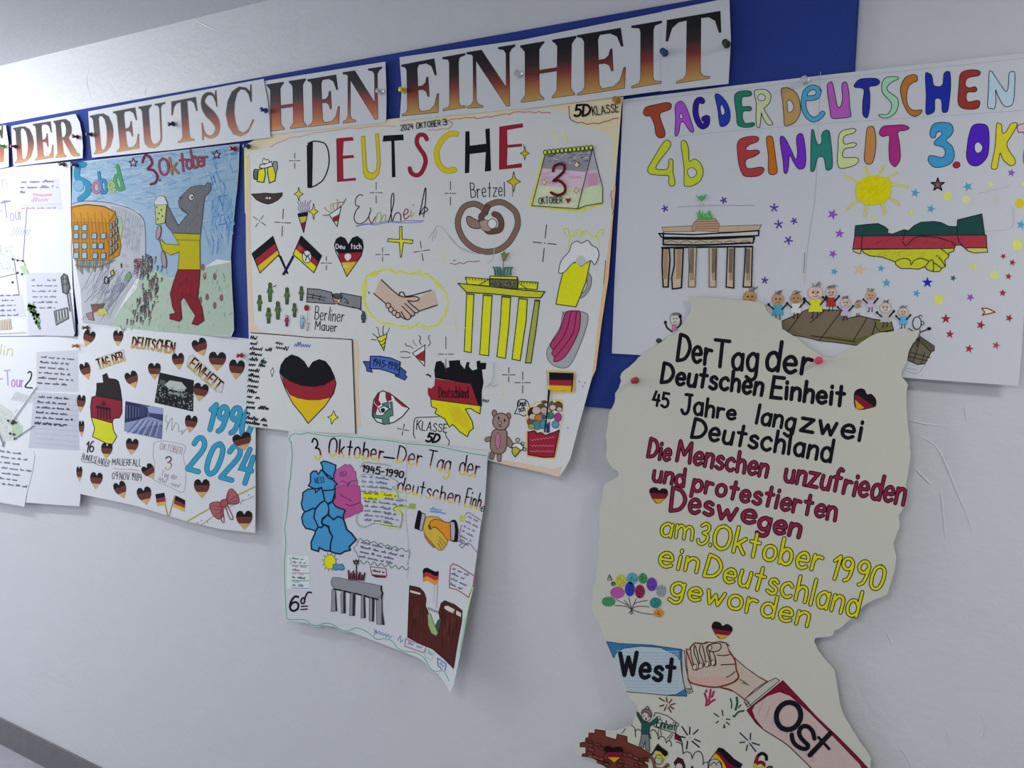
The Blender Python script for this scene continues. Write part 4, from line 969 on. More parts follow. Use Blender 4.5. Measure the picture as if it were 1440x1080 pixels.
for p in ('715 940 760 945', '720 960 765 960', '730 985 768 965', '800 880 790 920', '835 890 800 915', '840 915 800 925'): k.l(p, .7, '7a3440')
k.end()

# ---------------------------------------------------------------- bear poster
GAIN[0] = .92
sh = Sheet('poster', 'blue sky poster of a grey bear in yellow top and red trousers holding a beer', 'poster',
  '102 231 120 226.5 336.6 202 335.5 240 333 270 328 310 324.5 362 326 400 328.5 440 329 464 325 473.5 305 473 220 465.5 110.5 456 104 405 100 330', .0162, PAPER, bends=[(.8, -.6, -2.40, .3)], group='hand drawn posters on the wall')
Z1 = (90, 190, 3.723)
k = sh.part('sky_colouring', 'blue pencil sky').z(*Z1)
k.f('45 155 110 140 915 47 912 200 903 300 892 420 882 520 872 660 800 650 720 700 560 750 430 700 425 620 425 470 390 400 300 360 180 345 40 360', 'a2bfd6').hatch()
rn = random.Random(9)
cols = ['9abad4', '90b4d0', 'a9c4d8', '88aed0', 'b0c8d8', '9cbad2', '80a8cc', 'b4ccda']
for i in range(620):
    x = rn.uniform(60, 880); y = 150 - .105 * x + rn.uniform(0, 1) ** 1.2 * (330 + .42 * max(0, x - 400))
    y = max(y, 158 - .115 * x)
    if y > 350 and x < 430: continue
    ln = rn.uniform(25, 70); sl = rn.choice((-.12, -.1, .25, -.4)) if x < 720 else rn.choice((3.5, 2.6, -.2))
    dx = ln / math.hypot(1, sl); x2 = min(x + dx, 905 - max(0, y - 200) * .06); k.l((x, y, x2, max(y + (x2 - x) * sl, 158 - .115 * x2)), rn.uniform(1.0, 2.2), cols[i % 8] if x < 760 or i % 2 else ('4a84c4', '5c92cc', '78a6d4')[i % 3])
for i in range(60):
    x = rn.uniform(765, 885); y = rn.uniform(260, 560); k.l((x, y, x - 8, y + rn.uniform(40, 90)), 1.6, ('6c9ccc', '80acd4', '94b8d8')[i % 3])
k.end()
k = sh.part('ground_colouring', 'pale green pencil meadow', base=2).z(*Z1)
k.f('425 640 470 700 560 755 640 720 740 690 870 665 880 780 885 900 890 1010 870 1052 800 1052 500 1028 240 1000 300 900 380 800', 'b9cbb8').hatch()
for i in range(150):
    x = rn.uniform(280, 870); y = rn.uniform(720, 1030); 
    if x + (y - 700) * -.1 < 330 and y < 900: continue
    k.l((x, y, x + rn.uniform(-10, 14), y - rn.uniform(6, 26)), rn.choice((.7, .7, 1.6)), ('94b298', 'a8c0a4', '7ca084', 'c4d0c0')[i % 4])
for x, y in ((728, 692), (738, 738), (790, 740), (715, 865), (750, 848), (790, 892), (825, 852)): k.c(x, y, 8, 17, '9a6a64', '6a4a48', .7)
k.end()
k = sh.part('stadium_drawing', 'drawn road and rows of lines curving past the building', base=4).z(*Z1)
k.f('40 362 100 345 220 352 330 378 400 420 425 480 428 640 400 720 330 830 240 998 100 985 85 800 60 680', 'bfc2c9').l('40 362 100 346 220 352 330 378 400 420 425 480 428 640', 1.1, '5a5e68', 1)
k.hatch()
for i in range(46):
    t = i / 46; x = 85 + t * 300
    k.l((90 + rn.uniform(0, 150), 800 + t * 180, 180 + t * 200 + rn.uniform(-40, 40), 700 + t * 100 - rn.uniform(0, 60)), .7, ('8c8f98', 'a0a3ac', '74778a')[i % 3])
for i in range(28):
    a = i / 28; k.l((250 + a * 160, 372 + a * a * 80, 240 + a * 150 + rn.uniform(-20, 20), 470 + a * 170), .7, ('9a9ea8', 'aeb2ba')[i % 2])
for i in range(60):
    x = rn.uniform(310, 415); y = rn.uniform(430, 760); k.c(x, y, 5, 7, None, ('9094a0', 'a8acb4')[i % 2], .6)
k.f('268 420 300 430 310 480 295 560 285 510 275 460', 'b4c490', out='7a8a60', w=.8)
k.end()
k = sh.part('building_drawing', 'orange drawn building with blue windows', base=14).z(*Z1)
k.f('38 375 120 362 210 372 270 402 275 450 300 580 290 630 240 655 60 655 45 560', 'c08428', out='7a5420', w=1.1)
k.f('45 380 120 366 210 376 268 404 235 460 120 455 40 458', 'd09434', out='8a6024', w=.9).l('235 462 235 655', 1, '8a6024').l('235 462 270 405', 1, '8a6024')
k.hatch()
for i in range(22): k.l((45 + i * 9, 390 + (i % 4) * 14, 50 + i * 10, 640), .9, 'a8701e' if i % 2 else 'cc9240')
k.hatch(False)
for y in (485, 580, 630):
    for x in (65, 108): k.f((x - 13, y - 14, x + 13, y - 17, x + 14, y + 15, x - 12, y + 16), '9ac0dc', out='5a4a3a', w=.9)
for y, xs in ((528, (65, 108, 160, 208)), (580, (160, 195)), (632, (165, 208))):
    for x in xs: k.f((x - 12, y - 13, x + 13, y - 15, x + 13, y + 14, x - 12, y + 15), '90bad8', out='5a4a3a', w=.9)
for i in range(4):
    for j in range(3): k.f((245 + j * 14, 470 + i * 44 - j * 14, 254 + j * 14, 462 + i * 44 - j * 14, 254 + j * 14, 490 + i * 44 - j * 14, 245 + j * 14, 498 + i * 44 - j * 14), '88aec8', out='5a4a3a', w=.7)
for i in range(16): k.l((70 + i * 12, 655, 75 + i * 11, 700 + (i % 3) * 14 - i * 2), 1.4, ('7a7a62', 'a09a80', '8c8a70')[i % 3])
k.l('62 680 130 690 200 685 270 650', 1.1, '6a6a58', 1).end()
k = sh.part('crowd_drawing', 'tiny scribbled crowd of people', base=20).z(*Z1)
k.hatch()
for i in range(150):
    t = rn.random(); x = 440 - 130 * max(0, t - .45) + rn.gauss(0, 26) + 40 * (t > .3) * rn.random(); y = 640 + 350 * t
    h = rn.uniform(9, 17); c = ('5a5a66', '6c6a72', '8a5a6c', '4c4c56', '7a8a78', 'a08a7a')[i % 6]
    k.c(x, y - h, 3.2, 3.8, c, '33333c', .5).l((x, y - h * .6, x - 1, y + h * .5), 1.1, c).l((x - 6, y - 2, x + 6, y - h * .4), .8, c).l((x - 1, y + h * .4, x - 5, y + h), .8, c)
for i in range(16):
    x = rn.uniform(370, 425); y = rn.uniform(650, 720); k.c(x, y, 6, 8, None, '8a4a58', .8)
k.end()
k = sh.part('lettering', 'tiny coloured letters along the road', base=24).z(*Z1)
k.c(222, 760, 10, 17, None, '3a2a34', 1.6).l('236 775 238 745 248 742', 1.2, '2a2a30').f('245 715 260 705 265 730 250 738', 'b8b850', out=BK, w=1).f('298 675 304 668 306 695 300 695', '2a2a34').f('320 740 345 715 355 740 335 770', '7aa868', out='6a8aa0', w=1).scrib('225 830 310 780', 24, .9, '8aa4c0', 4).f('285 800 310 785 315 800 292 820', '7a88b8', out='b08aa0', w=.8)
k.f('140 885 215 880 205 905 150 920', '6a6058').f('160 918 215 905 235 935 180 945', 'c8c468').f('150 900 178 895 182 922 155 928', '9a5058').f('118 935 150 925 158 970 130 965', 'a88084', out='6a4a50', w=.7).end()
k = sh.part('bear_drawing', 'grey drawn bear in a yellow top and red trousers', base=16).z(*Z1)
g = '77787c'
k.f('600 345 625 310 665 272 715 262 740 265 752 250 770 252 772 280 755 310 740 318 732 370 725 440 716 518 570 512 535 470 528 400 545 370 560 400 600 475 650 412 625 400 605 378', g, 0, '4c4c52', 1)
k.hatch()
for i in range(26):
    x = rn.uniform(640, 725); y = rn.uniform(300, 500); k.l((x, y, x - 10, y + 22), 1, '84858a' if i % 2 else '6c6d72')
k.hatch(False).c(668, 325, 14, 17, 'd8d8d8', '3a3a40', .9).c(672, 327, 5, 7, '3a3a40').c(613, 328, 9, 8, '5a5b60').l('608 380 625 392 645 405', .9, '4c4c52')
k.f('568 514 716 520 712 552 590 548', 'c6b822', 0, '7a7420', .9).f('590 548 712 552 714 705 598 704 606 610 560 628 520 605 505 560 510 545 530 570 606 575', 'c8bc1c', 0, '7a7420', 1)
k.f('598 704 714 706 708 790 700 850 722 900 734 970 700 995 672 988 690 945 660 900 628 846 610 870 618 960 605 975 556 962 556 938 585 932 570 900 558 830 575 770', '8e2230', 0, '5a141e', 1)
k.hatch()
for i in range(30):
    x = rn.uniform(580, 700); y = rn.uniform(720, 840); k.l((x, y, x - 4, y + 22), 1.2, '9a2e3a' if i % 2 else '7e1a28')
k.end()
k = sh.part('beer_glass_drawing', 'drawn tall beer glass', base=40).z(*Z1)
k.f('478 362 540 360 530 460 485 468', 'c9ce84', out='6a6e58', w=1).f('480 340 498 320 525 322 538 345 540 362 478 364', 'd4dade', 1, '7a8488', .9)
for x, y in ((488, 378), (512, 392), (500, 410), (518, 425), (494, 440)): k.c(x, y, 4, 5, '4a4a3a')
k.end()
k = sh.part('sausage_drawing', 'pair of pink drawn sausages', base=40).z(*Z1)
k.c(497, 510, 12, 38, 'b49aa2', '6a5058', .9, .15).c(525, 652, 12, 44, 'b49aa2', '6a5058', .9, -.15).l('500 545 520 610', 1, '6a5058').end()
def let(ch, a, h, w, c, o, it=0):
    k = sh.part('letter', 'coloured letter ' + ch, base=14).z(*Z1); k.t(ch, a, h, w, c, out=o, ow=1.2, it=it); k.end()
k = sh.part('letter', 'big blue letter S', base=14).z(*Z1)
k.l('105 155 75 165 70 220 100 240 128 260 122 305 85 335', 8.5, '2a6a90', 1).l('105 155 75 165 70 220 100 240 128 260 122 305 85 335', 7.2, '3a92b8', 1).c(78, 265, 26, 30, '8ab4d0', '5a90b4', .8); k.end()
let('a', '155 305 192 298', 86, 3.0, 'c87a98', '6a3a4a'); let('b', '200 305 228 300', 108, 3.2, '3a90c0', '1c4a6a'); let('e', '242 300 272 292', 84, 2.2, 'b8c868', '7a8a3a'); let('d', '280 288 312 280', 130, 3.6, '54a868', '2c6a3a')
k = sh.part('letter', 'dark red numeral 3', base=14).z(*Z1); k.l('412 142 425 108 450 115 462 150 440 178 470 185 490 215 480 248 455 258', 3.6, '7a2c44', 1).c(503, 236, 6, 6, '7a2c44'); k.end()
for ch, a, h, w in (('O', '505 212 552 206', 92, 2.2), ('k', '568 205 600 200', 92, 2.2), ('t', '612 188 640 184', 96, 2.2), ('o', '645 180 672 176', 82, 2.2), ('b', '682 172 706 168', 92, 2.2), ('e', '708 165 730 160', 78, 2.0), ('r', '735 158 756 155', 76, 2.0)): let(ch, a, h, w, 'a05064' if ch != 'k' else 'b08048', '64283c')
def star5(k, x, y, r, c, o=None, w=1, rot=0, inner=.42):
    p = []
    for i in range(10):
        a = rot - math.pi / 2 + i * math.pi / 5; q = r if i % 2 == 0 else r * inner; p += [x + q * math.cos(a), y + q * math.sin(a)]
    k.f(p, c, out=o, w=w)
for x, y, c, o in ((364, 145, 'a03a4c', '6a2434'), (800, 103, '8a3a60', '5a2048')):
    k = sh.part('star_mark', 'small red drawn star', base=14).z(*Z1); star5(k, x, y, 23, 'b8c4d4', o, 1.5); k.end()

# ---------------------------------------------------------------- two white tour posters, half out of view
GAIN[0] = .95
def arrows(k, ps):
    for p in ps: k.l(p, 1.1, '6a6a84')
LIL = '9a9cc0'
sh = Sheet('poster', 'upper white tour poster with pasted texts and a grey drawn tower', 'poster',
  '-70 246 0 236.2 98.7 227.5 99.5 260 100 345 102 400 106 466 105 470 40 472.5 -70 473', .0130, PAPER, bends=[(.95, -.3, -2.85, .22)], group='hand drawn posters on the wall')
ZT = (0, 220, 4)
k = sh.part('text_sheet', 'pasted slip with a short handwritten text', base=1).z(*ZT)
k.f('100 130 330 125 352 300 105 280', 'd9d9e0').scrib('120 150 320 145', 15, .8, '5a5a78', 1).scrib('115 180 325 178', 15, .8, '5a5a78', 2).scrib('115 208 150 206', 14, .8, '5a5a78', 3).l('190 212 240 220 290 215', 3, 'd8a8b8', 1).scrib('175 258 290 250', 26, 1, 'c8a0b8', 6).l('110 275 345 268', .6, 'b8b8c8').scrib('120 296 330 292', 10, .7, 'c89ab0', 4).end()
k = sh.part('text_sheet', 'pasted sheet of handwriting', base=1).z(*ZT)
k.f('145 655 380 655 420 1000 415 1012 160 1008', 'd4d6e0').block((178, 700, 345, 700), 0, 6, (2, 31), 10, .65, '6a6a80', 5).end()
k = sh.part('text_sheet', 'pasted sheet of blue handwriting', base=1).z(*ZT)
k.f('-200 770 128 775 150 905 -200 905', 'd6d8e2').block((-90, 790, 120, 782), 0, 5, (4, 28), 10, .65, '5a5a90', 8).end()
k = sh.part('lettering', 'lilac hand lettering').z(*ZT)
k.t('in', '0 176 40 170', 70, 1.3, 'c8aac8').end()
k = sh.part('lettering', 'lilac hand lettering').z(*ZT)
k.t('-T', '0 352 52 345', 100, 1.6, LIL).l('5 262 58 250', 2, '8486b0').t('our', '62 362 128 352', 72, 1.5, 'b0a4cc').end()
k = sh.part('map_drawing', 'pale drawn city map').z(*ZT)
k.f('-200 500 0 480 60 520 90 560 60 640 0 655 -200 660', 'd8dad8')
rn = random.Random(3)
k.hatch()
for i in range(60): x = rn.uniform(-40, 90); y = rn.uniform(500, 640) ; k.l((x, y, x + rn.uniform(-14, 14), y + rn.uniform(-14, 14)), .7, ('a8b8a8', 'b4b8b8', '9aa4a0')[i % 3])
k.hatch(False).f('110 620 140 610 160 640 140 670', 'b8d0a8').end()
k = sh.part('arrow_marks', 'thin drawn pointer lines').z(*ZT)
arrows(k, ('152 285 130 580', '130 580 172 688', '-20 685 100 658', '80 580 108 775', '75 578 125 588'))
for i in range(7): k.l((62 + i * 15, 450 - i * 1, 85 + i * 15, 392 + i * 3), .7, 'a8a8b4')
for x, y in ((72, 578), (100, 585), (128, 588), (100, 655), (125, 662), (72, 708)): k.c(x, y, 6, 7, '3a3a44')
k.end()
k = sh.part('tree_drawing', 'small drawn green tree', base=30).z(*ZT)
k.hatch()
for i in range(70):
    t = rn.random(); k.c(175 + t * 50 + rn.uniform(-1, 1) * 30 * math.sin(math.pi * min(1, t + .15)), 830 + t * 140, 7, 8, ('5a8a52', '78a06c', '3a6a3c', '94b484')[i % 4], n=7)
k.end()
k = sh.part('tower_drawing', 'grey drawn television tower', base=30).z(*ZT)
k.f('345 680 362 660 380 672 395 740 380 775 355 765', '6a6c70', out='2e3034', w=1.2).l('365 670 370 765', 1, 'a4a6aa').l('352 690 385 685', 1, '34363a').l('352 720 390 715', 1, '34363a').l('380 775 395 870', 1.4, '5a5c62').l('392 765 410 900 422 985', 1.6, '8a8c94').end()
k = sh.part('wall_drawing', 'grey drawn block with letters', base=30).z(*ZT)
k.f('305 870 380 850 388 910 318 948', '8c9092', out='4a4e50', w=1)
for i in range(8): k.l((318 + i * 8, 878 - i * 2, 322 + i * 8, 925 - i * 4), 1.6, 'c8ccce' if i % 2 else '54585a')
k.end()
k = sh.part('gate_drawing', 'pale drawn gate', base=30).z(*ZT)
k.f('-30 925 60 910 68 970 -30 980', 'cdbfae')
for i in range(5): k.l((i * 14, 925, i * 14 + 2, 975), .8, '9a8a7a')
k.l('-30 1000 150 990', .8, 'b0a898').end()

sh = Sheet('poster', 'lower white tour poster with a big 2 and pasted handwriting', 'poster',
  '-70 474 40 473.5 108 473 111 474 113 560 113.5 640 113 700 111.5 712 96 711 40 707 -70 700', .0118, PAPER, bends=[(0, -1, -1.30, .12)], group='hand drawn posters on the wall')
ZU = (0, 460, 4)
k = sh.part('text_sheet', 'pasted sheet of black handwriting', base=1).z(*ZU)
k.f('205 140 450 130 452 365 205 360', 'd0d2dc').block((230, 172, 445, 188), 0, 6, (-4, 29), 12, .75, '3a3a48', 11).end()
k = sh.part('text_sheet', 'pasted ruled sheet of dark handwriting', base=1).z(*ZU)
k.f('190 365 452 380 452 695 160 680', 'c9ccd8')
for i in range(10): k.l((195, 400 + i * 28, 450, 412 + i * 29), .5, 'b0b4c8')
k.block((215, 395, 450, 412), 0, 6, (-4, 29), 11, .7, '3e4054', 12).scrib('195 545 370 560', 12, .8, '4a4c60', 71).end()
lf = Sheet('x', None, None, '-70 629 0 632.5 46.5 634 49 640 46 662 38 692 34 712.5 0 706.5 -70 697', .0128, PAPER, bends=sh.bends + [(.7, -.7, -2.55, .8)], root=sh, pname='text_sheet')
lf.paper['label'] = 'curling loose sheet of blue handwriting'
k = lf.part('handwriting').z(*ZU).block((-100, 690, 185, 725), 0, 7, (-2, 30), 11, .65, '4a4c80', 15).end()
k = sh.part('lettering', 'yellowish hand lettering').z(*ZU)
k.t('lin', '0 155 68 162', 62, 1.5, 'c4c49a').end()
k = sh.part('lettering', 'lilac hand lettering with a big 2').z(*ZU)
k.t('-T', '0 332 62 328', 88, 1.6, 'b89ac8').t('our', '66 336 132 336', 60, 1.6, 'b88ac4').l('158 258 168 250 178 262 170 295 142 335 182 342', 2.0, '34343c', 1).end()
k = sh.part('map_drawing', 'pale green drawn city map').z(*ZU)
k.f('-200 440 0 430 60 470 130 560 125 610 70 640 -200 640', 'd4d8d2').f('60 520 130 560 125 610 75 630', 'bcd0b0')
k.hatch()
for i in range(60): x = rn.uniform(-40, 100); y = rn.uniform(450, 630) ; k.l((x, y, x + rn.uniform(-14, 14), y + rn.uniform(-14, 14)), .7, ('a8b8a8', 'b4b8b8', '9aa4a0')[i % 3])
k.end()
k = sh.part('arrow_marks', 'thin drawn pointer lines', base=70).z(*ZU)
arrows(k, ('210 338 75 530', '198 552 85 630', '0 600 25 670', '30 640 15 672'))
k.f('75 520 92 530 78 548 66 535', '3a3a44').f('85 618 95 628 80 636', '3a3a44')
for i in range(7): k.l((66 + i * 17, 408 + i * 3, 100 + i * 15, 362 + i * 5), .7, 'a8a8b4')
for x, y in ((50, 525), (70, 540), (92, 535), (62, 598), (82, 602)): k.c(x, y, 6, 7, '3a3a44')
k.end()

# ---------------------------------------------------------------- poster of class 6d
GAIN[0] = 1.5
sh = Sheet('poster', 'white poster titled 3 Oktober with blue and pink country map and grey gate', 'poster',
  '406 604.5 440 608 540 618 620 627 687 634.5 685.6 645 681.7 705 675 745 668 800 660 850 648 915 638 963 632.7 973.5 625 959 611 942 588 925 557 913 523 900 473 882 440 877 402.5 873 396.3 866 396.3 832 396.7 745 401 690 404 640',
  .0222, PAPER, bends=[(.72, -.69, -1.50, .42)], group='hand drawn posters on the wall')
A6, B6, C6, D6, E6, F6 = (390, 590, 9), (540, 600, 9), (390, 690, 9), (540, 690, 9), (390, 770, 9), (540, 770, 9)
G6 = (390, 790, 4.8)
k = sh.part('border_line', 'wavy green frame line')
GR, LG = '5c8078', 'b0c8ba'
k.l('408 623 407 616 411 611 417 610 424 610.5 432 608.5 440 610 452 612 466 613.5 480 613 494 615 508 615.5 524 618 540 619 556 621 566 623 578 624.5 592 625.5 608 627 622 629 636 632 650 635 662 637.5 674 639.5 684 641', 3.4, LG, 1)
k.l('408 623 407 616 411 611 417 610 424 610.5 432 608.5 440 610 452 612 466 613.5 480 613 494 615 508 615.5 524 618 540 619 556 621 566 623 578 624.5 592 625.5 608 627 622 629 636 632 650 635 662 637.5 674 639.5 684 641', 1.1, GR, 1)
k.l('409 620 411 640 409.5 655 408 675 405.5 690 405 708 402.5 730 400.5 744 402 765 400 790 400.5 820 401.5 840 403 866 406 871 420 871 430 872 438 878 446 879.5 456 876.5 468 878 480 886 490 887 500 883 512 886 522 893 530 899 542 898 552 902 560 912 572 916 585 918 597 926 606 941 614 944 624 944 632 958', 3, LG, 1)
k.l('409 620 411 640 409.5 655 408 675 405.5 690 405 708 402.5 730 400.5 744 402 765 400 790 400.5 820 401.5 840 403 866 406 871 420 871 430 872 438 878 446 879.5 456 876.5 468 878 480 886 490 887 500 883 512 886 522 893 530 899 542 898 552 902 560 912 572 916 585 918 597 926 606 941 614 944 624 944 632 958', 1.1, GR, 1)
k.l('665 826 658 856 650 895 646 918', 2.2, '8ab890', 1).l('663 832 655 866', 1.4, 'b8c890')
k.l('572 624 572 650 571 690 571 730 574 760 574 800 572 812', .8, 'a8a8b4', 1).end()
TRI = [(4.3, '101016'), (1.9, '7a2230'), (-9, 'c8b828')]
def tl(z, s, a, h, w=1.9, lab=None, **kw):
    k = sh.part('lettering', lab or 'black red and gold hand lettering', base=6).z(*z); k.t(s, a, h, w, BK, grad=TRI, **kw); k.end()
tl(A6, '3', '488 510 560 490', 260, 2.4); tl(A6, 'Oktober', '645 455 1330 520', 225, 2.2, h2=215)
k = sh.part('lettering', 'black dash', base=6).z(*A6).l('1350 475 1478 490', 2.4, BK).end()
tl(B6, 'Der', '160 455 465 505', 230); tl(B6, 'Tag', '530 520 825 580', 235); tl(B6, 'der', '945 605 1195 640', 250)
tl(B6, 'deutschen', '165 815 945 985', 190, 1.8); tl(B6, 'Einh', '1015 1005 1205 1050', 230, 1.7, h2=200)
k = sh.part('lettering', 'small black cut off letter', base=6).z(*B6).t('e', '1220 1060 1255 1075', 100, 1.2, BK).end()
# the two-coloured map
k = sh.part('map_drawing', 'blue western half of the drawn map').z(*A6)
BW, NV = '3f88b4', '14243e'
k.f('550 545 590 525 650 540 700 560 742 580 735 640 715 700 720 750 690 740 650 710 610 680 575 640 570 590', BW, out=NV, w=2)
k.f('420 690 450 655 495 650 515 690 530 680 548 640 570 640 600 680 650 740 700 760 760 820 730 835 725 900 735 980 700 1040 630 1070 600 1020 580 930 560 860 480 880 395 840 420 790', BW, out=NV, w=2)
k.z(*C6)
k.f('325 25 390 -20 480 -25 485 20 560 -40 575 10 600 125 540 160 480 230 460 220 350 270 320 230 305 160 320 100', BW, out=NV, w=2)
k.f('575 0 700 -10 735 -30 725 40 700 130 640 165 600 125', BW, out=NV, w=2)
k.f('345 272 460 222 482 240 465 340 500 410 520 470 485 512 430 490 360 475 325 420 310 340 330 290', BW, out=NV, w=2)
k.f('482 240 540 165 600 125 640 165 655 230 640 300 570 350 560 400 580 440 560 465 520 460 500 410 465 340', '4a8ebc', out=NV, w=2)
k.f('645 175 700 140 740 200 800 225 860 245 840 300 830 345 770 325 740 350 715 360 680 340 650 300 655 230', BW, out=NV, w=2)
k.f('570 370 640 305 715 365 770 325 835 350 880 490 940 540 1000 620 910 710 925 750 850 770 800 800 730 790 670 765 680 650 700 580 660 500 655 450 600 430 570 420', BW, out=NV, w=2.2)
k.f('520 460 560 465 600 430 650 465 665 520 700 580 680 650 668 765 600 755 535 720 520 768 435 740 430 650 480 540 485 512', BW, out=NV, w=2.2)
k.z(*A6).t('WEST', '475 805 600 800', 70, 1.1, '24527a').end()
k = sh.part('map_drawing', 'pink eastern half of the drawn map', base=1).z(*A6)
k.f('745 635 800 605 860 565 900 580 920 565 950 600 970 625 960 650 995 655 1000 720 1020 790 1010 850 1040 920 1050 1000 1050 1085 840 1090 725 1085 735 980 725 900 730 835 760 820 720 760 725 700', 'a8578c', out='7a4068', w=.9)
k.z(*C6).f('740 -30 800 -60 1040 -60 1055 30 1055 150 1085 200 1080 260 1000 290 920 330 840 355 835 300 860 245 800 225 745 200 700 140', 'a84a80', out='7a4068', w=.9)
k.z(*A6).l('800 790 840 780 890 805 940 780 1000 775', 1.1, '4a3a6a', 1).l('780 920 840 980 910 1010 930 1040', 1, '6a3a60', 1).c(895, 830, 10, 12, '3a2a50').l('920 790 900 820', 1, '3a2a50')
k.z(*C6).l('800 60 880 95 940 125', 1, '5a3058', 1).l('870 170 920 190 950 185 990 170 1050 150', 1.2, '5a2a50', 1).z(*A6).t('OST', '790 715 880 720', 60, .9, '7a3a68').end()
# sun and cloud
k = sh.part('sun_drawing', 'small yellow sun with a blue cloud').z(*E6)
for i in range(12):
    a = i * math.pi / 6 + .2; k.l((668 + 84 * math.cos(a), 180 + 98 * math.sin(a), 668 + 108 * math.cos(a), 180 + 126 * math.sin(a)), .9, '6a5a3a')
k.c(668, 180, 74, 92, 'd2c81c', '7a7440', .9).f('710 215 740 210 770 220 820 208 850 262 820 285 780 278 740 285 710 270', '4a84b0', 1, '2a4a6a', .9).end()
# text bubbles
k = sh.part('text_bubble', 'speech bubble of small blue handwriting with yellow marker').z(*A6)
k.l('1040 730 1080 690 1150 690 1190 700 1260 690 1330 710 1410 715 1440 735', 1, '7a9a8a', 1)
HY = 'c8d018'
k.f('1080 900 1440 925 1440 985 1270 990 1280 1025 1090 1010', HY)
k.block((1070, 730, 1440, 760), 0, 4, (-4, 62), 30, .75, '6a6e98', 21).scrib('1090 940 1440 965', 28, .75, '6a7228', 30).scrib('1090 1000 1270 1020', 26, .75, '6a7228', 31)
k.z(*B6).f('-70 820 170 860 170 905 0 895 -70 880', HY).block((-60, 655, 130, 690), 0, 3, (0, 60), 28, .75, '6a6e98', 24).scrib('0 870 160 890', 26, .75, '6a7228', 33)
k.l('60 635 120 660 175 700 170 740 110 765 150 800 180 850 185 900 290 940', 1, '6a9a70', 1).f('320 970 400 975 395 1040 310 1035', '8ea03a')
k.z(*C6).block((1100, 145, 1440, 170), 0, 5, (0, 58), 28, .75, '64688e', 26).z(*D6).block((0, 105, 280, 145), 0, 2, (0, 60), 28, .75, '64688e', 27).block((0, 235, 100, 240), 0, 2, (10, 60), 26, .75, '64688e', 28).block((20, 290, 200, 320), 0, 3, (-10, 60), 26, .75, '64688e', 29)
k.l('290 195 170 200 130 220 130 250 190 250 225 285 235 340 215 440 200 460 120 450 0 430 -120 400', 1.1, '6a8038', 1).l('290 210 180 215 145 235 200 265 220 300', 2.2, HY, 1).l('200 470 100 462 0 442', 1.6, 'c8d060', 1)
k.z(*C6).l('1040 280 1010 320 1005 390 1040 440 1100 460 1150 440 1230 410 1350 420 1440 440', 1.1, '7a9a8a', 1).l('1240 400 1440 430', 1.4, 'd0d88a', 1)
k.z(*A6).t('1945-1990', '1075 655 1590 735', 85, 1.8, BK).l('1050 610 1090 550 1150 540 1250 555 1360 565 1440 590', .9, '7a8a8a', 1).end()
k = sh.part('text_bubble', 'zigzag bubble of small blue handwriting').z(*C6)
p = []; q = []
for i in range(15): t = i / 14; p += [1050 + t * 620, 600 + t * 150 + (28 if i % 2 else 0)]; q += [1050 + t * 620, 880 + t * 90 + (40 if i % 2 else 0)]
k.l(p, 1.1, '3a6a50', 1).l(q, 1.1, '3a6a50', 1).l('1040 600 1000 690 970 730 1010 800 1040 870', 1, '4a7a60', 1).l('1670 750 1680 800 1660 870 1650 940', 1, '4a7a60', 1)
k.block((1060, 665, 1640, 790), 0, 4, (-8, 58), 30, .8, '4e5078', 33).end()
k = sh.part('text_bubble', 'speech bubble with a small green heart').z(*D6)
k.l('1030 310 1050 280 1090 285 1160 330 1225 375', 1.1, '6a5a78', 1).l('985 430 970 480 960 560 970 620 1010 630 1010 670 960 680 970 710 1000 720 1020 690 1070 660 1130 720 1185 790', 1.1, '6a5a78', 1)
k.block((1050, 330, 1230, 420), 0, 6, (-22, 62), 24, .7, '6a6e8a', 35).f('955 330 975 310 1000 330 1020 310 1025 370 980 390 955 370', 'a8b848', 1).end()
k = sh.part('text_bubble', 'small red outlined bubble of handwriting').z(*F6)
k.l('830 500 830 400 840 240 870 205 950 235 1050 300 1145 360 1130 480 1070 630 1000 580 920 530 830 510', 1.5, '9a4a5a').block((860, 270, 1110, 380), 0, 4, (-8, 66), 30, .8, '50547a', 37).end()
k = sh.part('text_box', 'little red outlined box').z(*E6)
k.f('1190 335 1380 355 1375 385 1250 380 1195 355', '5a2a30').l('1175 240 1375 265 1385 360 1195 340 1175 240', 1.2, '8a3a40').scrib('1205 300 1355 325', 26, .9, '3a2a40', 5).end()
k = sh.part('list_drawing', 'small ruled list in green, pink and grey').z(*E6)
k.f('130 100 400 110 410 540 115 520', 'c0cac6')
for i, c in enumerate(('5a8078', '6a7288', 'b08a98', '7a6a78', 'c89aa8', '5a6068', '8ab890', '6a70a0')):
    y = 135 + i * 48; k.scrib((190, y + 10, 330 + (i % 3) * 30, y + 24), 26, .9, c, 50 + i)
    if i % 2: k.l((180, y + 38, 400, y + 46), .8, c)
k.l('145 130 175 140 170 200 150 210', .8, '8a9a94').end()
k = sh.part('lettering', 'black class lettering', base=2).z(*E6)
k.l('265 625 225 620 180 670 160 740 175 790 215 800 260 770 265 715 230 690 190 705 165 740', 3, '1c1420', 1).l('430 570 385 570 350 640 340 700 310 705 300 670 325 635 350 650', 2.4, '2c1824', 1).l('305 745 380 740', 1.8, BK).l('300 785 380 778', 1.8, BK).end()
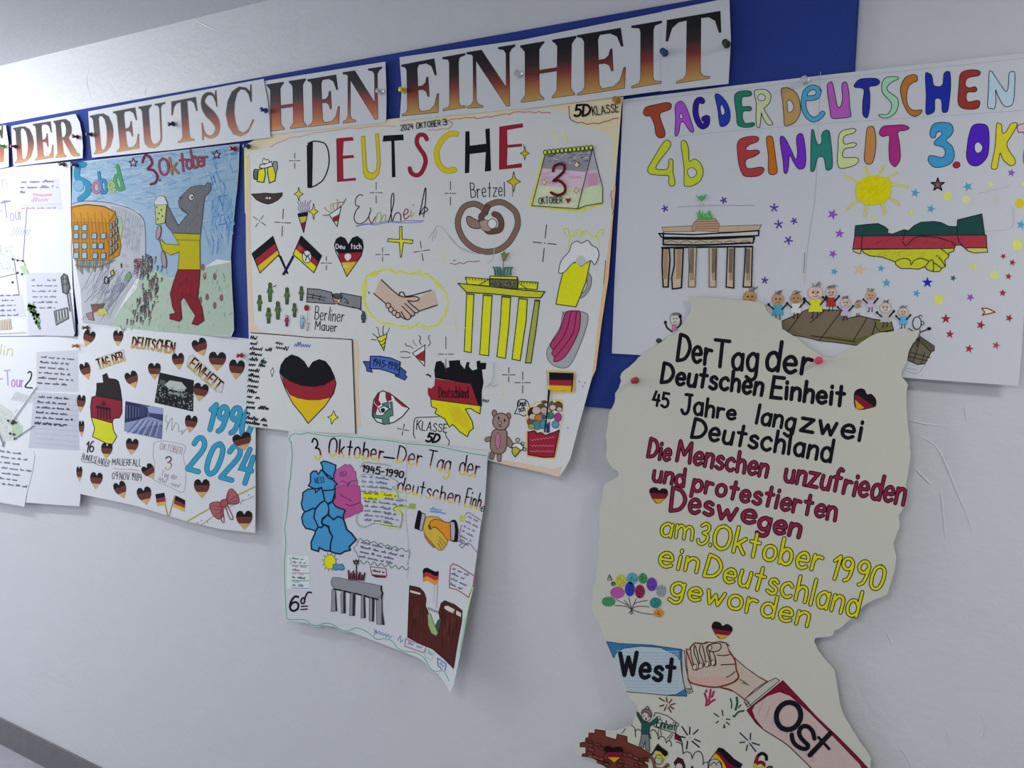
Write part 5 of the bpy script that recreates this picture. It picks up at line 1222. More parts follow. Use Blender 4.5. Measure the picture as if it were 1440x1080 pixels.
# grey gate
k = sh.part('gate_drawing', 'grey drawn gate with dark red horses').z(*E6)
gg = '84858a'
k.f('700 375 800 385 900 410 1000 420 1090 440 1200 460 1320 485 1315 540 1335 575 1310 660 1270 660 1200 630 1165 630 1110 605 1050 600 990 575 930 570 850 550 810 540 720 525 690 480 680 440', gg, out='46464c', w=.9)
for p, d in (('690 530 735 525 735 700 755 805 680 808 690 650', '735 545 745 545 762 800 735 800'), ('820 550 862 552 865 830 810 830 805 600', '835 560 865 555 865 830 835 830'), ('925 575 990 580 980 862 915 858', '955 585 990 580 985 862 950 860'), ('1065 600 1110 610 1115 890 1060 890', '1090 615 1112 612 1122 890 1095 890'), ('1165 632 1230 645 1222 935 1165 925', '1200 645 1230 645 1225 935 1200 930'), ('1255 650 1325 590 1330 800 1355 975 1260 965', '1320 600 1332 640 1335 800 1360 975 1320 975')):
    k.f(p, gg, out='4a4a50', w=.8).f(d, '2e2e34')
k.l('720 525 810 540', 2, BK).l('850 550 930 570', 2, BK).l('990 578 1060 598', 2, BK).l('1110 608 1165 630', 2, BK).l('1200 635 1275 655', 2, BK).l('1320 485 1318 540 1335 575 1320 640', 2, BK)
for i in range(9): k.l((910 + i * 23, 395 + i * 2, 905 + i * 24 + (i % 3) * 6, 290 + i * 4 + (i % 2) * 30), 2.2, '4a1c22')
k.l('1003 300 1005 210', 1.6, '2a1a20').f('965 160 985 180 1000 150 1015 180 1035 155 1025 205 980 205', None or '6a6468', 0, '2a1a20', 1.3).end()
# handshake
k = sh.part('handshake_drawing', 'drawn handshake in mustard and orange with black cuffs').z(*D6)
k.f('430 250 460 250 480 280 455 420 475 510 385 480 390 430', '14141a').f('480 280 520 295 525 330 500 420 480 510 445 490', 'a2a0a8', out=BK, w=1)
k.f('530 335 600 325 680 335 750 380 660 420 600 470 650 460 740 540 810 625 790 690 740 750 700 755 560 640 510 540 495 470', 'bfa23e', out='7a5a28', w=1)
k.f('570 440 590 390 640 360 700 370 760 395 840 400 855 520 850 630 800 620 740 540 660 460 620 460 600 490', 'cf8428', out='6a4a28', w=1.1).f('555 440 575 420 600 460 600 490 570 490', '6a4426')
k.f('510 540 545 590 600 650 650 715 620 715 560 650 520 590', 'a8702e', out='6a4a28', w=.8)
for p in ('700 580 790 690', '690 620 760 715', '680 660 730 745'): k.l(p, .9, '7a5a28')
k.f('840 395 880 385 900 400 905 520 890 640 850 630', 'a2a0a8', out=BK, w=1).f('840 390 860 370 900 365 925 400 945 500 940 600 930 650 860 645 855 625 895 630 905 520 890 400', '14141a').end()
k = sh.part('lettering', 'small blue scribbled heading').z(*D6)
k.scrib('580 245 770 265', 40, .9, '5a8ab0', 6).f('570 265 600 250 700 262 790 285 785 300 700 285 600 275', '5a94c0').end()
# the brown wall and the flag
k = sh.part('wall_drawing', 'dark brown broken wall drawing').z(*G6)
br = '4a2420'
k.f('893 160 960 175 990 205 1005 250 1000 300 1020 340 1015 400 1030 460 1060 500 1085 470 1100 400 1090 340 1105 280 1130 262 1200 290 1248 330 1245 400 1215 560 1190 720 1130 660 1050 590 960 550 880 510 885 350', br, out='2a1414', w=1)
k.f('897 192 950 205 968 212 965 222 920 212 897 204', 'c8bcb4').f('1128 300 1150 296 1240 345 1240 372 1150 330 1125 312', 'c4b8ae')
k.f('1015 355 1035 350 1050 400 1085 480 1070 500 1040 480 1020 430', '8aa070', out='4a6a4a', w=.9).f('1085 390 1105 380 1095 450 1080 470 1065 430', '34503c')
k.hatch()
for i in range(44):
    x = rn.uniform(895, 1220); y = rn.uniform(330, 560)
    if 985 < x < 1115: continue
    if x > 1100: y = max(y, 330 + (x - 1130) * .5)
    k.l((x, y - 40, x - 3, y + 30), 1.2, '5e3028' if i % 2 else '3c1c1a')
k.end()
k = sh.part('flag_drawing', 'drawn waving flag on a thin pole').z(*F6)
k.f('490 290 510 260 550 255 600 280 650 305 693 295 693 360 640 360 580 320 530 310 492 335', '14121a').f('492 335 530 310 580 320 640 360 693 355 690 405 640 415 590 385 550 365 492 385', '9a3430').f('492 385 550 362 590 385 640 415 690 400 685 450 640 475 600 450 550 420 490 435', 'c88430')
k.l('680 460 665 770', 1.1, '8a8a9a').l('635 475 632 700', .8, 'a8a8b4').l('555 755 600 770 640 790 690 800', 1, '8a90a8', 1)
for i in range(7): k.l((560 + i * 20, 760 + i * 8, 566 + i * 20, 790 + i * 7), .9, '4a5a50')
k.end()
k = sh.part('lettering', 'blue script along the lower edge').z(*G6)
k.scrib('650 480 850 548', 40, 1.1, '5a7aa0', 12).l('650 450 665 475 650 500', 1, '5a7aa0', 1).end()
k = sh.part('text_box', 'pink outlined label').z(*G6).l('865 520 1005 570 990 615 862 570 865 520', 1.6, 'a06a8a').scrib('880 555 985 590', 20, .8, '6a6a90', 3).end()
k = sh.part('text_box', 'green outlined label').z(*G6).l('1005 590 1060 615 1040 665 995 640 1005 590', 1.2, '8ab09a').scrib('1012 615 1050 640', 18, .8, '6a9a90', 3).end()
k = sh.part('text_box', 'blue outlined label').z(*G6).l('1082 650 1140 690 1130 745 1085 700 1082 650', 1.6, '5a6aa0').scrib('1092 690 1130 722', 18, .8, '6a80b0', 3).end()

# ---------------------------------------------------------------- rainbow lettered poster of class 4b
GAIN[0] = 1.55
sh = Sheet('poster', 'wide white poster with rainbow coloured bubble letters, a sun and many stars', 'poster',
  '876 140 1022 121.5 1160 105.5 1300 90 1463 72 1448 300 1437 490 1432.5 542.5 1350 537 1270 531 1100 517 912 500 860.5 497 864 400 870 290', .0152, PAPER, bends=[(.45, -.89, -1.42, .10)], group='hand drawn posters on the wall')
A4, B4, C4, D4, E4, F4 = (860, 60, 4.8), (1140, 60, 4.8), (860, 240, 4.8), (1140, 240, 4.8), (920, 370, 6), (1140, 370, 4.8)
k = sh.part('pencil_guide_lines', 'faint ruled pencil lines and fold')
for p in ('880 143 1020 128 1140 113 1300 97 1440 82', '925 195 1000 187 1130 176 1290 165 1440 155', '1154 101 1150 200 1146 280 1138 330 1131 400', '1375 272 1420 262', '1385 325 1422 320 1424 290'): k.l(p, .8, 'a2a5ac', 1)
k.l('952 291 1000 289 1062 289', 1, '94979e').l('1132 355 1130 384', 1, '7a7d84').end()
OL = '22222a'
def let4(c, z, path=None, w=6, poly=None, holes=(), ch=''):
    k = sh.part('bubble_letter', 'bubble letter ' + ch, base=2).z(*z)
    if poly:
        k.f(poly, c, 1, OL, 1.0)
        for h in holes: k.f(h, 'b8bcc4', 1, OL, .9)
    else:
        for q in path: k._stroke_same([k.P(a) for a in smooth(nums(q), False, 4)], w + 1.9, OL)
        k.lay()
        for q in path: k._stroke_same([k.P(a) for a in smooth(nums(q), False, 4)], w, c)
        k.lay()
    k.end()
let4('94402e', A4, poly='215 470 235 435 300 418 370 405 402 415 395 450 330 478 335 530 360 600 355 635 325 642 300 620 290 560 265 500 230 495', ch='red T')
let4('9a4cb4', A4, poly='430 430 455 398 480 400 510 450 540 540 556 595 535 602 510 570 485 535 465 545 455 600 440 630 428 615 432 520', holes=['462 485 470 478 482 505 462 510'], ch='violet A')
let4('2c1c84', A4, path=['612 395 600 385 580 395 568 430 568 480 585 535 612 565 640 550 645 510 625 515'], w=6.6, ch='dark violet G')
let4('28369a', A4, poly='698 360 715 345 745 365 780 410 800 470 795 530 765 563 735 562 725 520 715 440', holes=['735 435 745 418 760 445 765 475 748 490 738 470'], ch='blue D')
let4('22745c', A4, poly='830 370 850 335 900 325 940 330 940 358 890 365 878 385 882 430 925 430 945 440 935 460 890 465 885 510 905 545 955 540 965 555 940 570 885 570 850 550 842 480', ch='green E')
let4('b6bf92', A4, poly='965 325 1010 316 1050 322 1075 355 1068 400 1040 435 1030 450 1065 510 1088 545 1080 556 1050 550 1020 500 1012 475 1005 540 998 572 980 565 975 500 978 420 970 370', holes=['990 360 1010 345 1035 360 1035 385 1010 392 992 385'], ch='pale yellow R')
let4('a88a52', A4, poly='1145 320 1160 306 1200 308 1250 345 1272 410 1272 480 1240 535 1195 558 1168 555 1162 480 1155 400', holes=['1185 400 1200 388 1220 405 1230 440 1215 465 1192 468 1188 430'], ch='brown D')
let4('4796b8', A4, path=['1400 325 1380 305 1345 305 1312 330 1305 370 1335 375 1385 365 1400 325', '1310 330 1298 380 1298 440 1320 490 1360 520 1400 505 1425 478'], w=5.8, ch='light blue e')
let4('a455a6', B4, poly='112 290 128 268 145 270 160 330 175 410 188 438 205 425 215 370 210 290 225 266 245 275 258 340 265 440 272 495 250 505 180 512 140 505 130 450 115 350', ch='pink violet U')
let4('222f88', B4, poly='295 285 330 248 400 240 450 245 466 270 440 290 395 300 400 350 398 440 385 500 370 506 352 480 352 400 360 320 330 305 300 302', ch='dark blue T')
let4('8fc09c', B4, poly='490 255 520 232 585 232 592 245 550 265 515 300 525 330 580 370 592 410 580 460 540 500 490 508 460 492 470 485 520 482 545 440 540 400 490 345 480 300', ch='mint S')
let4('a86a28', B4, poly='610 290 640 235 690 215 718 225 718 258 690 270 660 300 648 360 655 420 690 455 750 455 735 485 700 498 660 475 625 410 608 340', ch='orange brown C')
let4('202c92', B4, poly='775 215 795 206 818 225 828 280 850 296 890 285 900 210 930 194 942 215 945 300 935 400 925 460 905 472 888 460 882 390 855 375 838 390 835 460 800 484 778 470 780 350', ch='navy H')
let4('8a342c', B4, poly='1010 215 1050 188 1110 184 1143 195 1135 222 1080 232 1050 250 1045 290 1070 305 1110 298 1122 315 1110 332 1060 335 1050 370 1065 400 1120 390 1142 400 1130 440 1080 450 1020 440 995 400 1000 300', ch='dark red E')
let4('a6bece', B4, poly='1205 205 1220 193 1240 220 1285 290 1320 330 1335 290 1340 210 1360 196 1378 210 1375 330 1365 410 1330 432 1300 420 1265 360 1248 320 1250 400 1240 445 1220 445 1195 430 1200 330', ch='pale blue N')
let4('b4bc30', A4, poly='245 850 290 770 345 680 378 658 400 680 385 720 330 790 300 840 310 855 370 855 385 830 388 790 405 785 415 800 415 870 428 940 420 965 400 968 385 945 385 900 330 895 260 885', ch='lime numeral 4')
let4('b4bc30', A4, poly='470 680 485 660 505 672 520 720 525 800 560 785 600 815 618 870 600 930 550 965 505 970 490 955 490 850 478 760', holes=['512 870 525 848 550 845 572 865 572 890 550 910 525 905'], ch='lime letter b')
let4('a03a3a', A4, poly='850 680 880 645 950 632 990 640 985 668 930 690 905 720 930 728 985 725 998 745 960 770 910 790 905 830 930 850 1010 840 1030 860 1000 895 940 905 890 895 862 830 850 740', ch='red E')
let4('b06420', A4, poly='1045 650 1065 630 1088 645 1100 720 1110 800 1118 870 1100 890 1070 888 1058 860 1058 760', ch='orange I')
let4('6a2cae', A4, poly='1138 645 1155 632 1180 660 1215 730 1245 790 1255 740 1248 650 1265 616 1290 622 1305 690 1312 790 1300 845 1260 850 1225 800 1202 760 1195 830 1185 878 1165 875 1158 800 1145 720', ch='purple N')
let4('26786a', B4, poly='5 605 22 600 30 640 50 690 75 670 75 620 100 592 125 600 135 660 145 760 145 840 128 858 105 855 90 780 60 770 42 790 25 860 5 868 0 840', ch='teal H')
let4('b8c488', B4, poly='190 630 215 595 280 580 305 588 290 610 240 625 220 650 230 685 285 675 310 685 290 705 235 715 215 745 225 775 300 775 325 792 300 825 240 845 195 845 180 800 185 710', ch='pale lime E')
let4('b07c44', B4, poly='380 585 400 566 425 572 440 640 438 720 425 790 405 820 375 815 362 780 370 690', ch='tan I')
let4('9c2c74', B4, poly='465 600 490 565 560 558 630 556 665 575 640 592 590 605 600 680 605 780 580 830 560 833 535 800 528 720 530 630 490 635 468 622', ch='magenta T')
let4('3a8cb8', B4, poly='805 605 830 550 890 538 945 548 962 590 945 630 915 660 955 700 970 760 950 810 890 838 830 838 795 800 800 765 840 765 890 775 910 740 890 705 840 690 838 665 885 620 875 600 850 610 840 640 815 640', ch='blue numeral 3')
let4('a0283a', B4, poly='960 825 975 806 1000 808 1008 830 990 846 968 842', ch='red full stop')
let4('4a22a8', B4, poly='1070 620 1095 560 1150 548 1195 570 1205 660 1195 760 1160 810 1120 832 1075 820 1052 770 1058 690', holes=['1108 690 1125 672 1145 680 1160 705 1150 735 1125 745 1108 725'], ch='deep violet O')
let4('c6bc2c', B4, poly='1255 555 1270 545 1288 555 1295 610 1320 600 1350 550 1385 540 1392 560 1360 620 1325 680 1340 730 1380 790 1375 822 1345 828 1300 790 1280 745 1268 800 1255 850 1222 850 1222 820 1245 700', ch='yellow K')
let4('c9a8b4', B4, poly='1395 570 1420 550 1480 545 1520 555 1500 590 1470 610 1475 700 1470 800 1450 830 1435 780 1445 700 1440 610 1405 605', ch='pale pink T cut by the edge of view')
# sun
k = sh.part('sun_drawing', 'big yellow scribbled sun', base=1).z(*B4)
for x0, y0, x1, y1 in ((320, 945, 235, 898), (390, 905, 370, 840), (455, 905, 495, 830), (505, 920, 585, 878), (540, 955, 655, 972), (530, 1040, 600, 1095), (480, 1085, 500, 1160), (375, 1090, 370, 1165), (320, 1060, 240, 1125)): k.l((x0, y0, x1, y1), 2.6, 'c2bc2c').l((x0 + 6, y0 + 4, x1 - 8, y1 + 2), 1, 'd0cc68')
k.f('320 945 360 912 420 900 490 908 540 940 540 1000 525 1050 480 1085 400 1095 340 1075 308 1030 308 980', 'c8bc12', 1).hatch()
for i in range(22): x = rn.uniform(330, 500); y = rn.uniform(935, 1060); k.l((x, y, x + 25, y - 22), 1.2, 'cfc730' if i % 2 else 'bfb10e')
k.end()
# stars
SB, SV, SR, SY, SP = '4a92b4', '8a4ab0', '96283e', 'c2c46e', 'c6cc82'
ST = [(D4, 705, 150, 34, SB, .2), (D4, 812, 258, 32, SB, .3), (D4, 160, 682, 28, SB, .3), (D4, 475, 660, 28, SB, .2), (D4, 512, 758, 34, SB, 0), (D4, 715, 828, 30, SB, .3), (D4, 1420, 365, 36, SB, .2),
      (D4, 1060, 108, 36, SB, .9), (D4, 148, 295, 40, SV, .4), (D4, 195, 425, 36, SV, .1), (D4, 150, 562, 32, SV, .5), (D4, 1355, 15, 30, SV, .2), (D4, 1078, 855, 30, SV, .5), (D4, 1362, 620, 26, SR, .3), (D4, 1300, 578, 22, SR, .7),
      (D4, 1335, 714, 26, SR, .2), (D4, 1296, 825, 28, SR, .1), (D4, 912, 1000, 36, SR, 0), (D4, 1340, 995, 30, SR, .4), (D4, 1148, 1042, 34, SR, .3), (F4, 940, 480, 32, SR, .1), (F4, 1070, 578, 32, SR, .2), (F4, 1252, 555, 30, 'a04048', .3),
      (D4, 788, 755, 40, '242a9c', 0), (D4, 962, 725, 24, '2a5a54', .4), (D4, 680, 285, 30, SY, .5), (D4, 420, 322, 26, SY, .3), (D4, 1212, 96, 30, SP, .2), (D4, 1100, 650, 34, SY, .4), (D4, 1255, 198, 28, 'b8b8a4', .3), (D4, 330, 665, 46, 'c4a888', .2), (D4, 1435, 92, 26, SP, .1)]
for z, x, y, r, c, a in ST:
    k = sh.part('star_mark').z(*z); star5(k, x, y, r, c, None, 1, a, .40); k.end()
for x, y, r, c in ((925, 170, 32, 'c4cf6e'), (1048, 195, 28, 'c6cd8a'), (862, 868, 34, 'c4cf62'), (1240, 705, 30, 'c2cc7c'), (1395, 500, 36, 'c6d06a'), (1410, 220, 32, 'c8b428')):
    k = sh.part('dot_mark', 'soft yellow dot').z(*D4).f((x - r, y, x - r * .6, y - r * .8, x + r * .1, y - r, x + r * .8, y - r * .6, x + r, y + r * .2, x + r * .5, y + r * .9, x - r * .3, y + r, x - r * .8, y + r * .6), c, 1).end()
k = sh.part('star_mark', 'black outlined star').z(*D4); star5(k, 858, 95, 46, '7a5a58', '1a1a20', 1.8, .0, .38); k.end()
k = sh.part('star_mark', 'cream star outlined in red brown').z(*D4).f('1155 928 1195 930 1245 955 1205 965 1160 975 1175 955', 'cfc4a4', 0, '7a2a24', 1.6).end()
for x, y in ((360, 256), (757, 200), (1098, 250), (1128, 362), (1232, 340), (1194, 470), (1034, 740)):
    k = sh.part('star_mark', 'small violet star').z(*C4)
    r = 20 if x in (360, 757, 1034, 1232) else 27
    for i in range(5):
        a = i * math.pi * 2 / 5 + x; k.l((x, y, x + r * math.cos(a), y + r * math.sin(a)), 2.0, '4c3690')
    k.end()
k = sh.part('handshake_drawing', 'big drawn handshake coloured dark green, red and yellow', base=3).z(*D4)
k.f('302 372 385 362 455 357 500 378 523 398 518 420 550 428 585 415 630 398 662 405 700 370 745 348 830 343 880 350 930 375 988 378 992 332 1155 292 1175 432 297 442', '1e4440', out=OL, w=1.2)
k.f('297 442 1185 434 1190 522 1040 520 1010 500 975 505 970 526 285 528', '9a3440', out=OL, w=1.1)
k.f('345 532 880 526 970 524 965 545 935 552 930 585 905 605 910 645 885 660 870 680 830 682 790 670 770 648 730 664 660 660 610 660 575 635 572 615 530 600 480 582 400 575 360 555', 'b4b62c', out=OL, w=1.2)
k.f('285 530 342 530 335 562 290 545', 'b8ba6a', out=OL, w=1).f('1040 522 1190 522 1194 550 1105 555 1060 540', 'b8b45c', out=OL, w=1)
k.l('348 440 342 530', 1, OL).l('990 378 992 440 1010 490 1060 538', 1.1, OL, 1).l('620 478 640 505 665 490 700 455 745 442', 1.1, OL, 1).l('640 405 632 440 620 480', 1, OL, 1).l('745 442 850 450 920 470 965 490 975 520', 1.1, OL, 1)
k.l('572 615 600 598 640 592 670 605 678 635 700 605 740 592 775 600 795 615 770 650', 1.1, OL, 1).l('795 615 820 600 830 640 828 682', 1.1, OL, 1).l('830 620 860 640 885 660', 1.1, OL, 1).l('848 570 880 600 908 645', 1.1, OL, 1).l('880 528 910 550 935 572', 1.1, OL, 1)
k.hatch()
for i in range(16): x = rn.uniform(400, 940); y = rn.uniform(455, 500); k.l((x, y + 12, x + 40, y - 8), 1, '8a2a38' if i % 2 else 'a8404a')
for i in range(14): x = rn.uniform(420, 860); y = rn.uniform(540, 580); k.l((x, y + 8, x + 34, y - 4), 1, 'a8ac28')
k.end()
# gate in beige
k = sh.part('gate_drawing', 'beige drawn gate with a green chariot').z(*C4)
bg, bo = 'b09c80', '16161a'
k.f('340 382 540 372 560 410 350 412', bg, out='6a5a48', w=.9).f('720 375 1012 366 990 410 720 415', bg, out='6a5a48', w=.9)
k.f('540 405 550 360 585 325 700 325 728 360 718 412 640 408', 'a88e72', out='7a5a40', w=1)
for i in range(4): k.l((560, 345 + i * 16, 715, 342 + i * 16), .8, '7a4a3a')
k.f('320 425 560 432 800 418 995 405 992 438 960 440 600 452 340 450', 'b4b4b2', out=bo, w=2).f('350 462 600 465 960 448 955 490 600 500 352 498', 'a9a08e', out=bo, w=1.5)
k.l('355 460 600 462 800 455 960 440', 2.4, bo, 1).l('350 500 600 502 940 488', 2.4, bo, 1).l('340 520 600 516 950 512', 2.4, bo, 1).l('350 420 350 500', 2.2, bo).l('955 440 965 455 955 490', 2, bo)
for i in range(6): k.l((360 + i * 100, 490, 400 + i * 100, 474, 450 + i * 100, 488), .8, '5a4a3a', 1)
for p, w in (('345 525 390 525 395 600 382 785 350 785 342 640', 2), ('425 525 485 525 478 680 472 790 412 798 408 720 425 640', 2), ('520 520 575 520 570 650 565 785 520 785 525 640', 1.2), ('660 520 710 520 705 785 660 785', 1.2), ('785 515 830 515 828 660 825 792 775 785 780 640', 1.8), ('905 515 952 515 945 785 890 785 900 640', 1.8)): k.f(p, 'b4a288', out=bo if w > 1.5 else '5a4a30', w=w)
for x in (540, 690, 805, 920):
    for j in range(4): k.l((x - 8 + j * 8, 525, x - 10 + j * 7, 690 + (j % 2) * 50), .75, '22222a')
for x, y in ((365, 530), (455, 530)):
    for j in range(4): k.l((x - 12 + j * 9, y, x - 14 + j * 8, y + 200), .7, '8a6a48')
for i in range(16): k.l((590 + i * 6, 322, 582 + i * 6 + rn.uniform(-8, 14), 322 - rn.uniform(18, 60)), 1.6, ('4aa050', '5cb464', '3a8844')[i % 3])
k.l('605 250 600 225 622 225 630 245', 1, '8aa890').f('568 160 590 178 605 170 612 165 620 178 645 152 632 190 612 210 590 195', '4a9a58')
k.end()
# beige stone bridge with children
k = sh.part('wall_drawing', 'brown drawn stone wall the children stand on')
wb = '6c604e'
k.z(*F4).f('-330 470 -300 440 -60 330 0 305 95 315 190 318 250 372 330 355 430 378 545 395 560 455 480 470 400 520 310 555 160 535 60 525 -40 500 -150 480', wb, 0, '2c281c', 1.2)
k.z(*A4)
k.z(*F4).f('0 500 160 512 300 545 400 500 380 490 300 510 150 490', '5e5a34').f('430 380 545 398 560 450 470 465 440 430', '6a6638', out='2c281c', w=1)
for p in ('95 318 0 400', '210 320 60 520', '380 372 290 520', '440 400 410 500', '-60 335 -160 470', '0 490 160 512 300 530'): k.l(p, 1.2, '2c281c')
k.end()
k = sh.part('wall_drawing', 'broken end of the drawn stone wall').z(*F4)
k.f('735 495 830 560 820 590 770 680 720 685 655 655 665 600 700 530', '6a604e', out='24221a', w=1.2).f('740 495 835 560 835 590 810 600 730 520', '565040', out='24221a', w=1)
for p in ('670 600 810 640', '660 630 790 660', '720 580 690 670', '770 600 745 680'): k.l(p, 1, '24221a')
k.end()
k = sh.part('bush_drawing', 'dark green drawn bush').z(*E4).f('-10 720 20 690 60 660 110 625 100 650 40 700 0 730', '4e5a3c').c(40, 655, 22, 18, '3a4434', '1e2418', 1).end()
k = sh.part('pencil_smudge', 'pencil scribble').z(*F4).l('630 720 700 745 740 730 760 700 780 690', .7, '85888c', 1).l('640 710 720 720', .7, '85888c').end()
def kid(z, x, y, r, shirt, skin, lab, ink_='1e1e26', arms=1, sh_=(1, 1)):
    k = sh.part('child_drawing', lab, base=24).z(*z)
    if shirt: k.f((x - r * .7, y + r * .9, x + r * .7, y + r * .9, x + r * .95, y + r * 2.6, x - r * .95, y + r * 2.6), shirt, 0, None)
    k.c(x, y, r, r * .9, skin, '8a7a68', .5)
    rk = random.Random(lab)
    for i in range(8):
        a = x + rk.uniform(-.7, .6) * r; k.l((a, y - r * .75, a + rk.uniform(-.1, .3) * r, y - r * 1.1, a + rk.uniform(-.1, .8) * r, y - r * rk.uniform(1.2, 1.6)), .6, '5a5044', 1)
        k.l((x + rk.uniform(-.9, .7) * r, y + rk.uniform(-.7, .7) * r, x + rk.uniform(-.8, .9) * r, y + rk.uniform(-.8, .6) * r), .6, 'b09a84')
    k.c(x - r * .3, y - r * .05, r * .12, r * .14, ink_).c(x + r * .35, y - r * .05, r * .12, r * .14, ink_).l((x - r * .3, y + r * .45, x, y + r * .55, x + r * .35, y + r * .4), .8, '8a4a40', 1)
    if arms:
        k.l((x - r * .7, y + r * 1.6, x - r * 1.5, y + r * .9), 2, ink_).c(x - r * 1.5, y + r * .85, r * .22, r * .25, ink_).l((x + r * .7, y + r * 1.6, x + r * 1.5, y + r * .7), 2, ink_).c(x + r * 1.5, y + r * .65, r * .22, r * .25, ink_)
    k.l((x - r * .3, y + r * 2.6, x - r * .35, y + r * 3.4, x - r * .6, y + r * 3.4), 1.2, ink_).l((x + r * .3, y + r * 2.6, x + r * .3, y + r * 3.4), 1.2, ink_)
    k.end()
kid(E4, 808, 285, 58, None, 'a8824e', 'drawn child peeping over the cream card', arms=0)
kid(E4, 1045, 305, 52, '4a94ac', 'b0885a', 'drawn child in a blue top'); kid(E4, 1195, 298, 48, 'c4c4c4', 'a97c4c', 'drawn child in a white top'); kid(E4, 1360, 250, 62, 'c4c232', 'c8ac9c', 'drawn child in a yellow dress')
kid(F4, 138, 200, 36, '9a3428', 'c8b09c', 'drawn child in a red top'); kid(F4, 235, 268, 34, 'b0a0b8', 'c0b4a8', 'drawn child in a pale lilac top'); kid(F4, 320, 282, 22, None, 'b8905c', 'tiny orange drawn face', arms=0)
kid(F4, 405, 218, 32, 'b4a4bc', 'c09868', 'drawn child with raised arms in lilac'); kid(F4, 505, 300, 38, 'a4a6a4', 'c4bcb4', 'drawn child in a grey top'); kid(F4, 625, 330, 32, '54a0c4', 'c8b8a8', 'drawn child in a light blue top')
k = sh.part('child_drawing', 'outlined drawn figure at the broken end of the wall', base=24).z(*F4)
k.c(718, 405, 28, 42, 'b4b6bc', BK, 1.3).c(755, 405, 9, 11, 'b4b6bc', BK, 1).l('728 360 740 350 755 362', 1, BK, 1).l('738 448 735 500', 1.4, '7a3a6a').l('740 465 770 455 800 440', 1.4, BK).c(800, 442, 14, 11, BK).l('725 510 715 565', 1, BK).l('735 510 725 570', 1, BK).l('690 460 660 440', 1.3, BK).end()
k = sh.part('child_drawing', 'drawn figure in pink with both fists raised').z(*E4)
k.f('145 520 185 508 195 570 150 580', 'b46a86').f('135 450 150 425 200 420 225 440 215 500 185 520 150 515 135 480', 'b8b8b0', 1, '5a5a50', .9).f('140 445 165 418 215 425 225 445 185 440', '6a6a4a').c(165, 468, 5, 7, '2a2a2a').c(190, 465, 5, 7, '2a2a2a').l('160 505 175 495 190 505', 1, '9a3a4a', 1)
k.l('195 545 225 510 222 460', 2.2, BK, 1).c(220, 450, 14, 16, BK).l('150 578 110 545 95 510', 2.2, BK, 1).c(95, 500, 12, 15, BK).end()

# ---------------------------------------------------------------- cream card cut in the outline of the country
GAIN[0] = 1.62
OUT = [(A := (840, 410, 3.1304), '395 22 411 45 415 75 400 105 375 150 340 185 290 215 230 258 180 290 140 330 105 360 98 375 105 395 92 425 80 450 75 490 50 540 48 580 38 640 42 690 35 730 60 770 90 790 93 810 70 830 40 845 25 860 22 920 10 960 8 1000 10 1020'),
       ((840, 600, 3.1304), '8 440 10 470 5 520 6 560 0 640 -8 690'),
       (None, '834 828 832.5 853 835 864 843 878 850 897 860 922 868 943 875 960 880 969 884.5 980 895.6 991 897 998.5 891 1010 890 1019 875 1024 868 1026 860 1028 850 1027 849 1025 837 1024 828 1030 824 1038 815.6 1043 809 1043 808 1058 814 1063 831 1067 842 1072 852 1079 866 1096 900 1130 940 1160 1240 1160 1236 1115 1224 1080 1225 1067 1220 1058 1209 1043 1196 1021 1187 1006 1181.5 991 1176 954 1174 943 1167 934 1150 915 1144.5 902 1146 897.6 1158 896 1172 894 1174 887'),
       ((840, 600, 3.1304), '1080 880 1120 840 1190 775 1230 760 1275 740 1300 660 1310 620 1315 580 1308 540 1305 510 1318 470 1330 440 1325 390 1345 360 1360 340 1362 290 1360 250 1372 180 1380 110'),
       (A, '1375 690 1376 640 1366 580 1360 520 1358 460 1366 410 1341 375 1340 350 1365 300 1370 255 1400 215 1420 178 1415 172 1330 180 1240 180 1190 205 1150 235 1100 255 1040 290 990 290 940 255 880 205 815 165 810 130 770 110 745 85 730 50 660 40 520 28')]
pts = []
for z, st in OUT:
    for x, y in nums(st): pts += [x, y] if z is None else [z[0] + x / z[2], z[1] + y / z[2]]
rt = random.Random(21); q = nums(pts); pts = []                    # torn, slightly ragged edge
for (x0, y0), (x1, y1) in zip(q, q[1:] + q[:1]):
    n = max(1, int(math.hypot(x1 - x0, y1 - y0) / 5))
    for i in range(n): pts += [x0 + (x1 - x0) * i / n + rt.uniform(-.7, .7), y0 + (y1 - y0) * i / n + rt.uniform(-.7, .7)]
sh = Sheet('poster', 'cream card cut in the shape of a country with black, red and yellow lettering', 'poster', pts, .0215, CREAM, bends=[(-.6, -.8, -.55, .12)], group='hand drawn posters on the wall')
GA, GB, GC_, GD_, GE, GF, GG = (840, 410, 3.1304), (840, 600, 3.1304), (820, 780, 6), (840, 880, 5.398), (1000, 880, 5.398), (800, 980, 9), (940, 980, 9)
RDG = '78203a'
def line(z, words, c, o=None, w=4, ow=0, lab=None):
    for t, a, h, ww, h2 in words:
        k = sh.part('word', lab.split()[0] + ' hand lettered word ' + t).z(*z); k.t(t, a, h, ww * (1.2 if not o else .95 if c == RDG else 1.08), c, out=o, ow=ow, h2=h2); k.end()
line(GA, [('Der', '352 303 498 320', 112, 4.4, 108), ('Tag', '508 328 700 350', 118, 4.4, 122), ('der', '742 345 935 365', 122, 4.8, 110)], BK, lab='black lettering Der Tag der')
line(GA, [('Deutschen', '282 398 722 455', 86, 4.4, 92), ('Einheit', '765 465 1082 502', 86, 4.6, 88)], BK, lab='black lettering Deutschen Einheit')
